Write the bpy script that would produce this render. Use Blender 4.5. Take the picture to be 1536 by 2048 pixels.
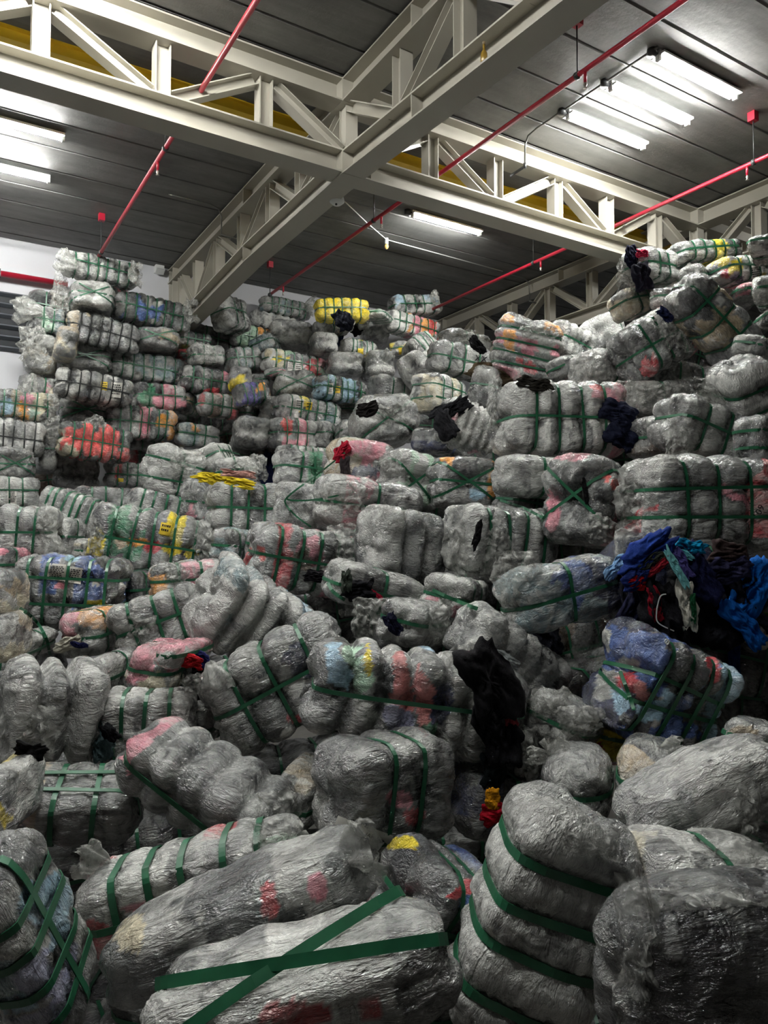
import bpy, math, random
import numpy as np
from mathutils import Matrix, Vector
from mathutils.bvhtree import BVHTree

for o in list(bpy.data.objects):
    bpy.data.objects.remove(o, do_unlink=True)
SC = bpy.context.scene
COL = SC.collection

# ------------------------------------------------------------------ camera
FPX, CX, CY, CZ = 1501.0, 768.0, 1024.0, 1.9
PITCH, YAW = math.atan(61 / 1501), math.radians(31.6)
F0 = np.array([math.sin(YAW), math.cos(YAW), 0.0])
RT = np.array([math.cos(YAW), -math.sin(YAW), 0.0])
FW = F0 * math.cos(PITCH) + np.array([0, 0, 1.0]) * math.sin(PITCH)
UP = np.cross(RT, FW)
CAM = np.array([0, 0, CZ])
cam_d = bpy.data.cameras.new('camera')
cam_d.sensor_fit = 'VERTICAL'
cam_d.sensor_height = 36.0
cam_d.lens = 36.0 * FPX / 2048.0
cam_d.clip_start = 0.05
cam = bpy.data.objects.new('camera', cam_d)
COL.objects.link(cam)
cam.matrix_world = Matrix(((RT[0], UP[0], -FW[0], CAM[0]), (RT[1], UP[1], -FW[1], CAM[1]), (RT[2], UP[2], -FW[2], CAM[2]), (0, 0, 0, 1)))
SC.camera = cam

# ------------------------------------------------------------------ world, exposure
wd = bpy.data.worlds.new('world')
SC.world = wd
wd.use_nodes = True
wd.node_tree.nodes['Background'].inputs[0].default_value = (0.75, 0.8, 0.85, 1)
wd.node_tree.nodes['Background'].inputs[1].default_value = 0.004
SC.view_settings.view_transform = 'Standard'
SC.view_settings.look = 'None'
SC.view_settings.gamma = 1.0
SC.view_settings.use_curve_mapping = False
SC.view_settings.exposure = 1.95
TUBE_STRENGTH = 115.0

def ray(x, y):
    return FW + RT * (x - CX) / FPX + UP * (CY - y) / FPX
def P(x, y, z):
    return CAM + ray(x, y) * z
def on_x(x, y, X):
    r = ray(x, y); return CAM + r * X / r[0]
def on_y(x, y, Y):
    r = ray(x, y); return CAM + r * Y / r[1]
def on_z(x, y, Z):
    r = ray(x, y); return CAM + r * (Z - CZ) / r[2]
def proj(p):
    d = p - CAM; z = d @ FW
    return np.stack([CX + FPX * (d @ RT) / z, CY - FPX * (d @ UP) / z], -1)

# ------------------------------------------------------------------ helpers
def srgb(r, g, b):
    f = lambda c: (c / 255 / 12.92) if c / 255 <= 0.04045 else ((c / 255 + 0.055) / 1.055) ** 2.4
    return (f(r), f(g), f(b))
_rs = np.random.RandomState(7)
_perm = _rs.permutation(256); _perm = np.concatenate([_perm, _perm, _perm])
_grad = _rs.normal(size=(256, 3)); _grad /= np.linalg.norm(_grad, axis=1)[:, None]
def noise(p):
    p = np.asarray(p, float)
    i = np.floor(p).astype(int); f = p - i; i &= 255
    u = f * f * f * (f * (f * 6 - 15) + 10)
    out = 0
    for a in (0, 1):
        for b in (0, 1):
            for c in (0, 1):
                h = _perm[_perm[_perm[(i[:, 0] + a) & 255] + ((i[:, 1] + b) & 255)] + ((i[:, 2] + c) & 255)]
                g = _grad[h]
                d = (g * (f - np.array([a, b, c]))).sum(1)
                w = (u[:, 0] if a else 1 - u[:, 0]) * (u[:, 1] if b else 1 - u[:, 1]) * (u[:, 2] if c else 1 - u[:, 2])
                out = out + w * d
    return out * 1.6

def mesh_np(name, v, f, smooth=True):
    me = bpy.data.meshes.new(name)
    v = np.asarray(v, np.float32); f = np.asarray(f, np.int32)
    me.vertices.add(len(v)); me.vertices.foreach_set('co', v.ravel())
    k = f.shape[1]
    me.loops.add(f.size); me.loops.foreach_set('vertex_index', f.ravel())
    me.polygons.add(len(f))
    me.polygons.foreach_set('loop_start', np.arange(len(f), dtype=np.int32) * k)
    me.polygons.foreach_set('loop_total', np.full(len(f), k, np.int32))
    me.polygons.foreach_set('use_smooth', np.full(len(f), smooth))
    me.update(calc_edges=True)
    return me
def add(name, me, mat=None, parent=None, loc=None):
    o = bpy.data.objects.new(name, me)
    COL.objects.link(o)
    if mat and not me.materials: me.materials.append(mat)
    if parent: o.parent = parent
    if loc is not None: o.location = loc
    return o
def tag(o, label=None, cat=None, group=None, kind=None):
    if label: o['label'] = label
    if cat: o['category'] = cat
    if group: o['group'] = group
    if kind: o['kind'] = kind
    return o
def empty(name, loc=(0, 0, 0), M=None):
    o = bpy.data.objects.new(name, None)
    o.empty_display_size = 0.1
    COL.objects.link(o)
    m = np.eye(4)
    if M is not None: m[:3, :3] = M
    m[:3, 3] = loc
    o.matrix_world = Matrix(m.tolist())
    return o

class MB:
    def __init__(s): s.v = []; s.f = []
    def hexa(s, pts):
        b = len(s.v); s.v += [tuple(p) for p in pts]
        for q in ((0, 3, 2, 1), (4, 5, 6, 7), (0, 1, 5, 4), (1, 2, 6, 5), (2, 3, 7, 6), (3, 0, 4, 7)):
            s.f.append(tuple(b + i for i in q))
    def box(s, x0, y0, z0, x1, y1, z1):
        s.hexa([(x0, y0, z0), (x1, y0, z0), (x1, y1, z0), (x0, y1, z0), (x0, y0, z1), (x1, y0, z1), (x1, y1, z1), (x0, y1, z1)])
    def obox(s, c, ax, ay, az):
        c, ax, ay, az = map(np.array, (c, ax, ay, az))
        s.hexa([c + i * ax + j * ay + k * az for k in (-1, 1) for i, j in ((-1, -1), (1, -1), (1, 1), (-1, 1))])
    def tube(s, pts, r, n=10, cap=True):
        pts = [np.array(p, float) for p in pts]; b = len(s.v); rr = r if hasattr(r, '__len__') else [r] * len(pts)
        ref = None
        for i, p in enumerate(pts):
            d = pts[min(i + 1, len(pts) - 1)] - pts[max(i - 1, 0)]; d /= np.linalg.norm(d)
            if ref is None: ref = np.array([0, 0, 1.0]) if abs(d[2]) < .9 else np.array([1.0, 0, 0])
            a = np.cross(d, ref); a /= np.linalg.norm(a); c = np.cross(a, d); ref = c
            for k in range(n):
                t = 2 * math.pi * k / n
                s.v.append(tuple(p + rr[i] * (a * math.cos(t) + c * math.sin(t))))
        for i in range(len(pts) - 1):
            for k in range(n):
                s.f.append((b + i * n + k, b + i * n + (k + 1) % n, b + (i + 1) * n + (k + 1) % n, b + (i + 1) * n + k))
        if cap:
            s.f.append(tuple(b + k for k in reversed(range(n)))); e = b + (len(pts) - 1) * n
            s.f.append(tuple(e + k for k in range(n)))
    def build(s, name, mat, parent=None, smooth=False, loc=None):
        me = bpy.data.meshes.new(name); me.from_pydata(s.v, [], s.f); me.update()
        if smooth: me.polygons.foreach_set('use_smooth', [True] * len(me.polygons))
        return add(name, me, mat, parent, loc)

# ------------------------------------------------------------------ materials
def new_mat(name):
    m = bpy.data.materials.new(name); m.use_nodes = True
    nt = m.node_tree; b = nt.nodes['Principled BSDF']
    return m, nt, b
def N(nt, t, **kw):
    n = nt.nodes.new(t)
    for k, v in kw.items():
        if k in ('operation', 'blend_type', 'data_type', 'attribute_name', 'attribute_type', 'feature', 'distance', 'noise_type'): setattr(n, k, v)
        else: n.inputs[k.replace('_', ' ')].default_value = v
    return n
def L(nt, a, b): nt.links.new(a, b)
def ramp(nt, src, stops):
    r = nt.nodes.new('ShaderNodeValToRGB')
    while len(r.color_ramp.elements) < len(stops): r.color_ramp.elements.new(0.5)
    for e, (p, c) in zip(r.color_ramp.elements, stops):
        e.position = p; e.color = (c, c, c, 1) if not hasattr(c, '__len__') else (*c, 1)
    L(nt, src, r.inputs[0]); return r

def plain(name, rgb, rough=0.5, spec=0.5, var=0.12, vscale=3.0, bump=0.0, bscale=40.0, metallic=0.0):
    m, nt, b = new_mat(name)
    tc = N(nt, 'ShaderNodeTexCoord')
    nz = N(nt, 'ShaderNodeTexNoise', Scale=vscale, Detail=6.0, Roughness=0.6)
    L(nt, tc.outputs['Object'], nz.inputs['Vector'])
    c = srgb(*rgb)
    r = ramp(nt, nz.outputs[0], [(0.3, tuple(x * (1 - var) for x in c)), (0.7, tuple(min(1, x * (1 + var)) for x in c))])
    L(nt, r.outputs[0], b.inputs['Base Color'])
    b.inputs['Roughness'].default_value = rough
    b.inputs['Specular IOR Level'].default_value = spec
    b.inputs['Metallic'].default_value = metallic
    if bump:
        n2 = N(nt, 'ShaderNodeTexNoise', Scale=bscale, Detail=5.0, Roughness=0.6)
        L(nt, tc.outputs['Object'], n2.inputs['Vector'])
        bp = N(nt, 'ShaderNodeBump', Strength=bump, Distance=0.01)
        L(nt, n2.outputs[0], bp.inputs['Height']); L(nt, bp.outputs[0], b.inputs['Normal'])
    return m

def wrap_material():
    # clothes seen through crinkled polythene: cloth colours come from the mesh, film haze and creases from nodes
    m, nt, b = new_mat('wrapped_clothes')
    tc = N(nt, 'ShaderNodeTexCoord'); oi = N(nt, 'ShaderNodeObjectInfo')
    off = N(nt, 'ShaderNodeVectorMath', operation='MULTIPLY_ADD'); off.inputs[1].default_value = (1, 1, 1)
    cmb = N(nt, 'ShaderNodeMath', operation='MULTIPLY'); cmb.inputs[1].default_value = 37.0
    L(nt, oi.outputs['Random'], cmb.inputs[0]); L(nt, tc.outputs['Object'], off.inputs[0]); L(nt, cmb.outputs[0], off.inputs[2])
    st = N(nt, 'ShaderNodeVectorMath', operation='MULTIPLY'); st.inputs[1].default_value = (0.3, 1, 1)
    L(nt, off.outputs[0], st.inputs[0])
    at = N(nt, 'ShaderNodeAttribute', attribute_name='cloth', attribute_type='GEOMETRY')
    def ridge(src, scale, detail, dist):
        n = N(nt, 'ShaderNodeTexNoise', Scale=scale, Detail=detail, Roughness=0.55, Distortion=dist); L(nt, src, n.inputs['Vector'])
        s1 = N(nt, 'ShaderNodeMath', operation='SUBTRACT'); s1.inputs[1].default_value = 0.5; L(nt, n.outputs[0], s1.inputs[0])
        s2 = N(nt, 'ShaderNodeMath', operation='ABSOLUTE'); L(nt, s1.outputs[0], s2.inputs[0])
        return s2.outputs[0], n.outputs[0]
    r1, n1 = ridge(st.outputs[0], 24.0, 5.0, 0.8)       # long pleats
    r2, n2 = ridge(off.outputs[0], 8.0, 3.0, 1.2)       # broad crumples
    r3, n3 = ridge(st.outputs[0], 78.0, 4.0, 0.5)       # fine crinkle
    def madd(x, k, y):
        h = N(nt, 'ShaderNodeMath', operation='MULTIPLY_ADD'); h.inputs[1].default_value = k; L(nt, x, h.inputs[0])
        if y is None: h.inputs[2].default_value = 0
        else: L(nt, y, h.inputs[2])
        return h.outputs[0]
    hh = madd(r1, -1.4, madd(r2, -1.0, madd(r3, -0.55, None)))
    bp = N(nt, 'ShaderNodeBump', Strength=1.0, Distance=0.028); L(nt, hh, bp.inputs['Height'])
    # cloth tone variation under the film
    nc = N(nt, 'ShaderNodeTexNoise', Scale=8.0, Detail=6.0, Roughness=0.65); L(nt, off.outputs[0], nc.inputs['Vector'])
    cv = ramp(nt, nc.outputs[0], [(0.32, 0.6), (0.68, 1.55)])
    mul = N(nt, 'ShaderNodeMix', data_type='RGBA', blend_type='MULTIPLY'); mul.inputs[0].default_value = 1.0
    L(nt, at.outputs['Color'], mul.inputs[6]); L(nt, cv.outputs[0], mul.inputs[7])
    # film haze: whiter where the film is loose and folded
    hz = ramp(nt, n2, [(0.36, 0.15), (0.64, 1.25)])
    hm = N(nt, 'ShaderNodeMath', operation='MULTIPLY'); hm.use_clamp = True
    L(nt, hz.outputs[0], hm.inputs[0]); L(nt, at.outputs['Alpha'], hm.inputs[1])
    mix = N(nt, 'ShaderNodeMix', data_type='RGBA'); L(nt, hm.outputs[0], mix.inputs[0]); L(nt, mul.outputs[2], mix.inputs[6])
    mix.inputs[7].default_value = (*srgb(208, 209, 205), 1)
    L(nt, mix.outputs[2], b.inputs['Base Color'])
    rr = ramp(nt, nc.outputs[0], [(0.3, 0.13), (0.7, 0.27)]); L(nt, rr.outputs[0], b.inputs['Roughness'])
    b.inputs['Specular IOR Level'].default_value = 0.9
    b.inputs['Coat Weight'].default_value = 0.8
    b.inputs['Coat Roughness'].default_value = 0.1
    L(nt, bp.outputs[0], b.inputs['Normal']); L(nt, bp.outputs[0], b.inputs['Coat Normal'])
    return m

def film_material():
    m, nt, b = new_mat('loose_polythene')
    tc = N(nt, 'ShaderNodeTexCoord')
    n1 = N(nt, 'ShaderNodeTexNoise', Scale=16.0, Detail=6.0, Roughness=0.6, Distortion=1.2); L(nt, tc.outputs['Object'], n1.inputs['Vector'])
    bp = N(nt, 'ShaderNodeBump', Strength=0.8, Distance=0.015); L(nt, n1.outputs[0], bp.inputs['Height'])
    L(nt, bp.outputs[0], b.inputs['Normal'])
    b.inputs['Base Color'].default_value = (*srgb(186, 187, 182), 1)
    b.inputs['Roughness'].default_value = 0.22
    b.inputs['Specular IOR Level'].default_value = 0.8
    al = ramp(nt, n1.outputs[0], [(0.36, 0.22), (0.66, 0.72)])
    L(nt, al.outputs[0], b.inputs['Alpha'])
    return m

def concrete(name, rgb):
    m, nt, b = new_mat(name)
    tc = N(nt, 'ShaderNodeTexCoord'); oi = N(nt, 'ShaderNodeObjectInfo'); 
    geo = N(nt, 'ShaderNodeNewGeometry')
    n1 = N(nt, 'ShaderNodeTexNoise', Scale=1.3, Detail=8.0, Roughness=0.65, Distortion=0.4); L(nt, geo.outputs['Position'], n1.inputs['Vector'])
    st = N(nt, 'ShaderNodeVectorMath', operation='MULTIPLY'); st.inputs[1].default_value = (0.6, 5, 1); L(nt, geo.outputs['Position'], st.inputs[0])
    n2 = N(nt, 'ShaderNodeTexNoise', Scale=1.2, Detail=6.0, Roughness=0.7); L(nt, st.outputs[0], n2.inputs['Vector'])
    c = srgb(*rgb)
    r1 = ramp(nt, n1.outputs[0], [(0.3, tuple(x * .7 for x in c)), (0.5, c), (0.72, tuple(x * 1.25 for x in c))])
    r2 = ramp(nt, n2.outputs[0], [(0.35, 0.78), (0.65, 1.12)])
    mul = N(nt, 'ShaderNodeMix', data_type='RGBA', blend_type='MULTIPLY'); mul.inputs[0].default_value = 1.0
    L(nt, r1.outputs[0], mul.inputs[6]); L(nt, r2.outputs[0], mul.inputs[7])
    L(nt, mul.outputs[2], b.inputs['Base Color'])
    b.inputs['Roughness'].default_value = 0.62
    b.inputs['Specular IOR Level'].default_value = 0.35
    n3 = N(nt, 'ShaderNodeTexNoise', Scale=14.0, Detail=7.0, Roughness=0.65); L(nt, geo.outputs['Position'], n3.inputs['Vector'])
    bp = N(nt, 'ShaderNodeBump', Strength=0.35, Distance=0.01); L(nt, n3.outputs[0], bp.inputs['Height']); L(nt, bp.outputs[0], b.inputs['Normal'])
    return m

def emit(name, rgb, s):
    m, nt, b = new_mat(name)
    b.inputs['Base Color'].default_value = (*rgb, 1)
    b.inputs['Emission Color'].default_value = (*rgb, 1)
    b.inputs['Emission Strength'].default_value = s
    return m

M_WRAP = wrap_material(); M_FILM = film_material()
M_STRAP = plain('green_strap', (30, 88, 60), 0.38, 0.5, 0.2, 8)
M_STRAPK = plain('black_strap', (24, 27, 27), 0.4, 0.5, 0.2, 8)
M_BEAM = plain('cream_steel', (168, 164, 152), 0.42, 0.5, 0.05, 1.2, 0.05, 60)
M_CONC = concrete('grey_concrete', (112, 112, 110))
M_JOINT = concrete('joint_mortar', (96, 95, 93))
M_FLOOR = concrete('floor_concrete', (110, 108, 104))
M_WALL = plain('white_wall', (214, 215, 220), 0.6, 0.3, 0.03, 0.8, 0.05, 30)
M_SIDE = plain('bare_side_wall', (96, 96, 95), 0.8, 0.2, 0.1, 0.8, 0.1, 20)
M_RED = plain('red_pipe', (172, 30, 52), 0.35, 0.5, 0.08, 3)
M_YELL = plain('yellow_steel', (224, 186, 44), 0.45, 0.5, 0.12, 2)
M_DARK = plain('dark_metal', (52, 53, 54), 0.45, 0.5, 0.2, 4)
M_STEEL = plain('galvanised_conduit', (112, 112, 108), 0.4, 0.5, 0.15, 5, metallic=0.6)
M_WHITE = plain('white_enamel', (222, 224, 222), 0.4, 0.5, 0.03, 2)
M_LOUV = plain('louvre_slat', (38, 42, 50), 0.5, 0.4, 0.1, 2)
M_LOUVL = plain('louvre_edge', (82, 86, 92), 0.5, 0.4, 0.1, 2)
M_BRASS = plain('sprinkler_brass', (190, 186, 178), 0.3, 0.6, 0.05, 5, metallic=0.8)
M_TUBE = emit('lit_tube', (1.0, 1.0, 0.96), TUBE_STRENGTH)
M_PAPER = plain('paper_label', (214, 212, 204), 0.55, 0.4, 0.04, 4)
M_PAPERY = plain('yellow_paper', (226, 196, 60), 0.5, 0.4, 0.06, 4)
M_INK = plain('black_ink', (20, 20, 24), 0.6, 0.2, 0.05, 3)
_cloth = {}
def cloth(rgb):
    if rgb not in _cloth:
        m = plain('fabric_%02x%02x%02x' % rgb, rgb, 0.85, 0.15, 0.18, 12, 0.5, 120)
        _cloth[rgb] = m
    return _cloth[rgb]

# ------------------------------------------------------------------ the hall
CEIL = 6.55; WALLY = 12.66
def slab_box(name, b, mat, kind='structure'):
    m = MB(); m.box(*b); o = m.build(name, mat); tag(o, kind=kind); return o
tag(slab_box('floor', (-7.5, -24, -1.1, 16.5, 12.9, -.9), M_FLOOR), 'grey concrete warehouse floor under the bales')
tag(slab_box('wall_back', (-7.5, WALLY, -.9, 16.5, WALLY + .25, CEIL + .3), M_WALL), 'white painted end wall behind the stacked bales')
tag(slab_box('wall_left', (-7.75, -24, -.9, -7.5, 12.9, CEIL + .3), M_SIDE), 'bare grey side wall beyond the frame')
tag(slab_box('wall_right', (16.5, -24, -.9, 16.75, 12.9, CEIL + .3), M_SIDE), 'bare grey side wall far to the right')
tag(slab_box('wall_front', (-7.5, -24.25, -.9, 16.5, -24, CEIL + .3), M_SIDE), 'bare grey wall behind the viewer')
ceil = slab_box('ceiling', (-7.5, -24, CEIL + .018, 16.5, 12.9, CEIL + .3), M_JOINT)
tag(ceil, 'grey concrete ceiling of long precast slabs')
def slab_mesh(w, d):
    m = MB(); b = 0.012
    m.hexa([(b, b, 0), (w - b, b, 0), (w - b, d - b, 0), (b, d - b, 0), (0, 0, .03), (w, 0, .03), (w, d, .03), (0, d, .03)])
    o = m.build('ceiling_slab', M_CONC); return o
bays = [(-7.5, -2.2), (-2.2, 3.6), (3.6, 9.18), (9.18, 16.5)]
rows = [4.235 + .593 * k for k in range(-23, 4)] + [6.42 + .6 * k for k in range(0, 11)]
rows = sorted(r for r in rows)
rows = [r for i, r in enumerate(rows) if i == 0 or r - rows[i - 1] > .3]
for bi, (x0, x1) in enumerate(bays):
    cache = {}
    for i, y in enumerate(rows):
        y1 = rows[i + 1] if i + 1 < len(rows) else WALLY
        if y < -9.4: continue
        key = round(y1 - y, 2)
        g = .012
        if key not in cache:
            o = slab_mesh(x1 - x0, y1 - y - g); cache[key] = o.data
        else:
            o = add('ceiling_slab', cache[key])
        o.parent = ceil; o.location = (x0, y + g / 2, CEIL)

# ------------------------------------------------------------------ trusses
def hbeam(name, p0, p1, h, w, tf, tw, side, parent):
    """I-section from p0 to p1; 'side' is the horizontal direction across the flanges"""
    p0, p1 = np.array(p0, float), np.array(p1, float); d = p1 - p0; ln = np.linalg.norm(d); d /= ln
    s = np.array(side, float); s -= d * (s @ d); s /= np.linalg.norm(s); u = np.cross(d, s); u /= np.linalg.norm(u)
    c = (p0 + p1) / 2; m = MB()
    m.obox(c + u * (h / 2 - tf / 2), d * ln / 2, s * w / 2, u * tf / 2)
    m.obox(c - u * (h / 2 - tf / 2), d * ln / 2, s * w / 2, u * tf / 2)
    m.obox(c, d * (ln / 2), s * tw / 2, u * (h / 2 - tf))
    return m.build(name, M_BEAM, parent)
CH, CW, TF, TW = .235, .25, .016, .012
def truss(axis, fixed, nodes, ends, low, label, top_first, upz=6.29, cut=()):
    """axis 0: along x at y=fixed; axis 1: along y at x=fixed. nodes: positions along; low: list of (pos, z of the lower chord's underside)"""
    mk = (lambda a, z: np.array([a, fixed, z])) if axis == 0 else (lambda a, z: np.array([fixed, a, z]))
    along = np.array([1.0, 0, 0]) if axis == 0 else np.array([0, 1.0, 0]); side = np.array([0, 1.0, 0]) if axis == 0 else np.array([1.0, 0, 0])
    t = empty('roof_truss', mk(nodes[len(nodes) // 2], upz)); base = np.array(t.matrix_world.translation)
    mk2 = lambda a, z: mk(a, z) - base
    lz = lambda a: float(np.interp(a, [q[0] for q in low], [q[1] for q in low]))
    hbeam('upper_chord', mk2(ends[0], upz + CH / 2), mk2(ends[1], upz + CH / 2), CH, CW, TF, TW, side, t)
    for (a, za), (b, zb) in zip(low[:-1], low[1:]):
        hbeam('lower_chord', mk2(a, za + CH / 2), mk2(b, zb + CH / 2), CH, CW, TF, TW, side, t)
    PW = .135
    for a in nodes:
        hbeam('post', mk2(a, lz(a) + CH), mk2(a, upz), PW, PW, .011, .009, side, t)
    for i in range(len(nodes) - 1):
        a, b = nodes[i], nodes[i + 1]; e = .10
        up_at_a = (i % 2 == 0) == top_first
        if up_at_a: q0, q1 = mk2(a + e, upz - .03), mk2(b - e, lz(b) + CH + .03)
        else: q0, q1 = mk2(a + e, lz(a) + CH + .03), mk2(b - e, upz - .03)
        hbeam('diagonal', q0, q1, .11, .13, .010, .008, side, t)
    for a in cut:
        for z, hh in ((upz, CH), (lz(a), CH)):
            m = MB(); m.obox(mk2(a, z + hh / 2), along * .006, side * (CW / 2 - .004), np.array([0, 0, hh / 2 - TF])); m.build('stiffener', M_BEAM, t)
    tag(t, label, 'truss', 'cream steel roof trusses')
    return t
AY, BX, CXX = 6.42 + .125, 3.467 + .125, 9.05 + .125
apx = [(80, 110), (322, 180), (527, 245), (697, 300), (860, 350), (990, 390), (1110, 425), (1213, 455), (1310, 490), (1400, 510)]
an = [float(on_y(x, y, AY)[0]) for x, y in apx]
an = [an[0] - 1.9, an[0] - .95] + an + [an[-1] + .95, an[-1] + 1.9]
t_long = truss(0, AY, an, (-7.4, 16.4), [(-7.4, 5.575), (16.4, 5.555)], 'cream steel truss crossing the hall from upper left to right', True, cut=[an[5] + .2])
bpx = [(930, 80), (805, 190), (697, 290), (605, 355), (545, 430), (487, 480), (438, 530), (396, 590)]
bn = [float(on_x(x, y, BX)[1]) for x, y in bpx]
bn = [bn[0] - 1.9, bn[0] - .95] + bn + [12.2]
truss(1, BX, bn, (-9.4, WALLY), [(-9.4, 5.30), (2.0, 5.35), (6.42, 5.555), (9.1, 5.53), (WALLY, 5.33)], 'cream steel truss running from the top right down to the white end wall', True, cut=[5.2, 9.15])
cpx = [(1518, 440), (1393, 470), (1290, 520), (1184, 560), (1100, 600), (1025, 640), (959, 670), (888, 690)]
cn = [float(on_x(x, y, CXX)[1]) for x, y in cpx]
cn = [cn[0] - 1.1] + cn
truss(1, CXX, cn, (-9.4, WALLY), [(-9.4, 5.45), (WALLY, 5.45)], 'cream steel truss low at the right, running behind the far bales to the end wall', False, cut=[9.1])
# solid node plates where the chords cross
for xx in (BX, CXX):
    for zz in (6.29, 5.555 if xx == BX else 5.50):
        m = MB(); hw = CW / 2 + .004; base = np.array(t_long.matrix_world.translation)
        m.box(xx - hw - base[0], AY - hw - base[1], zz - .003 - base[2], xx + hw - base[0], AY + hw - base[1], zz + CH + .003 - base[2]); m.build('node_plate', M_BEAM, t_long)
# columns at the end wall where the trusses land
def column(x, label):
    t = empty('steel_column', (x, WALLY - .13, -.9))
    hbeam('column_shaft', (0, 0, 0), (0, 0, CEIL + .88), .22, .22, .016, .012, (1, 0, 0), t)
    m = MB(); m.box(-.16, -.12, 0, .16, .12, .02); m.build('base_plate', M_BEAM, t)
    tag(t, label, 'column')
column(BX, 'cream steel column carrying the middle truss at the end wall')
column(CXX, 'cream steel column carrying the right truss at the end wall')

# yellow runway beam hung behind the long truss
YB = AY + .85
yz = float(on_y(415, 196, YB)[2])
t = empty('runway_beam', (3, YB, yz))
hbeam('beam', (-10.4, 0, 0), (13.4, 0, 0), .13, .10, .014, .01, (0, 1, 0), t).data.materials[0] = M_YELL
m = MB(); m.tube([(-10.4, -.02, .13), (13.4, -.02, .13)], .014, 8); m.build('cable_rail', M_DARK, t, True)
for px in (85, 500, 790, 1010, 1185):
    xx = float(on_y(px, 49 + .338 * px, YB)[0]) - 3
    m = MB(); m.tube([(xx - .03, 0, .085), (xx - .03, 0, CEIL - yz)], .008, 6); m.tube([(xx + .03, 0, .085), (xx + .03, 0, CEIL - yz)], .008, 6)
    m.box(xx - .06, -.05, .06, xx + .06, .05, .12); m.build('hanger', M_DARK, t)
tag(t, 'yellow steel runway beam hung behind the long cream truss', 'beam')

# ------------------------------------------------------------------ fluorescent lights
def tube_light(x0, y, label, lit=True, group=None, box=True):
    t = empty('fluorescent_light', (x0, y, CEIL))
    m = MB(); m.box(0, -.075, -.052, 1.22, .075, -.03); m.box(0, -.03, -.03, 1.22, .03, 0); m.build('batten_and_shade', M_WHITE, t)  # wide lower plate added to keep tube light off the ceiling
    for e in (0.0, 1.20):
        m = MB(); m.box(e - .004, -.026, -.095, e + .026, .026, -.0); m.build('end_cap', M_WHITE, t)
    m = MB(); m.tube([(.03, 0, -.075), (1.19, 0, -.075)], .015, 12); m.build('tube', M_TUBE, t, True)
    if box:
        m = MB(); m.tube([(-.06, .02, 0), (-.06, .02, -.06)], .045, 12); m.tube([(-.06, .02, -.03), (.0, .0, -.03)], .012, 8)
        m.build('junction_box', M_DARK, t, True)
    tag(t, label, 'light', group or 'fluorescent ceiling lights')
tube_light(5.83, 4.535, 'lit fluorescent tube nearest the top right corner of the ceiling')
tube_light(5.82, 5.10, 'lit fluorescent tube in the middle of the right hand row of three')
tube_light(5.82, 5.69, 'lit fluorescent tube of the right row of three, closest to the long truss')
tube_light(5.75, 8.60, 'single lit fluorescent tube just below the long truss, centre right')
tube_light(.06, 9.03, 'lit fluorescent tube at the left edge, upper of the two')
tube_light(.06, 10.18, 'lit fluorescent tube at the left edge, lower of the two')
far = 'fluorescent lights beyond the frame'
for gy, lab in ((4.53, 'nearest the viewer'), (5.10, 'middle'), (5.69, 'nearest the long truss')):
    tube_light(.06, gy, 'lit fluorescent tube above the left foreground, the one ' + lab, group=far)
for gy, lab in ((5.10, 'above the far left floor'), (9.03, 'beyond the left edge')):
    tube_light(-5.6, gy, 'lit fluorescent tube ' + lab + ', out of the picture', group=far)
for gy, lab in ((1.5, 'nearer'), (2.7, 'farther')):  # unseen tubes added overhead to brighten the foreground
    tube_light(.06, gy, 'added fluorescent tube over the viewer, unseen above the frame, the %s of two' % lab, group=far)
tube_light(11.6, 5.10, 'lit fluorescent tube above the right heap, out of the picture', group=far)
# conduit joining the right row of lights
t = empty('conduit_run', (5.76, 5.1, CEIL))
m = MB(); m.tube([(0, -.62, -.02), (0, .62, -.02), (0, 1.0, -.02), (.0, 1.14, -.04), (0, 1.19, -.12), (0, 1.2, -.33)], .011, 8); m.build('conduit', M_STEEL, t, True)
m = MB(); m.tube([(0, 1.2, -.33), (0, 1.2, -.39)], .02, 8); m.tube([(0, 1.2, -.37), (-.02, 1.42, -.39)], .016, 8); m.build('elbow', M_DARK, t, True)
tag(t, 'grey conduit linking the three right lights and bending down over the truss', 'conduit')
for (x, y, X, lab) in ((446, 415, BX - .14, 'thin bent conduit hooked over the middle truss'), (1060, 560, CXX - .14, 'thin bent conduit hooked over the right truss')):
    p = on_x(x, y, X)
    t = empty('bent_conduit', (X, p[1], CEIL))
    m = MB(); m.tube([(-.75, 0, -.015), (-.18, 0, -.015), (-.06, 0, -.05), (-.02, 0, -.15), (-.02, 0, -.42)], .01, 8); m.tube([(-.02, 0, -.40), (.35, 0, -.43)], .013, 8)
    m.build('conduit', M_STEEL, t, True); tag(t, lab, 'conduit')

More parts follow.
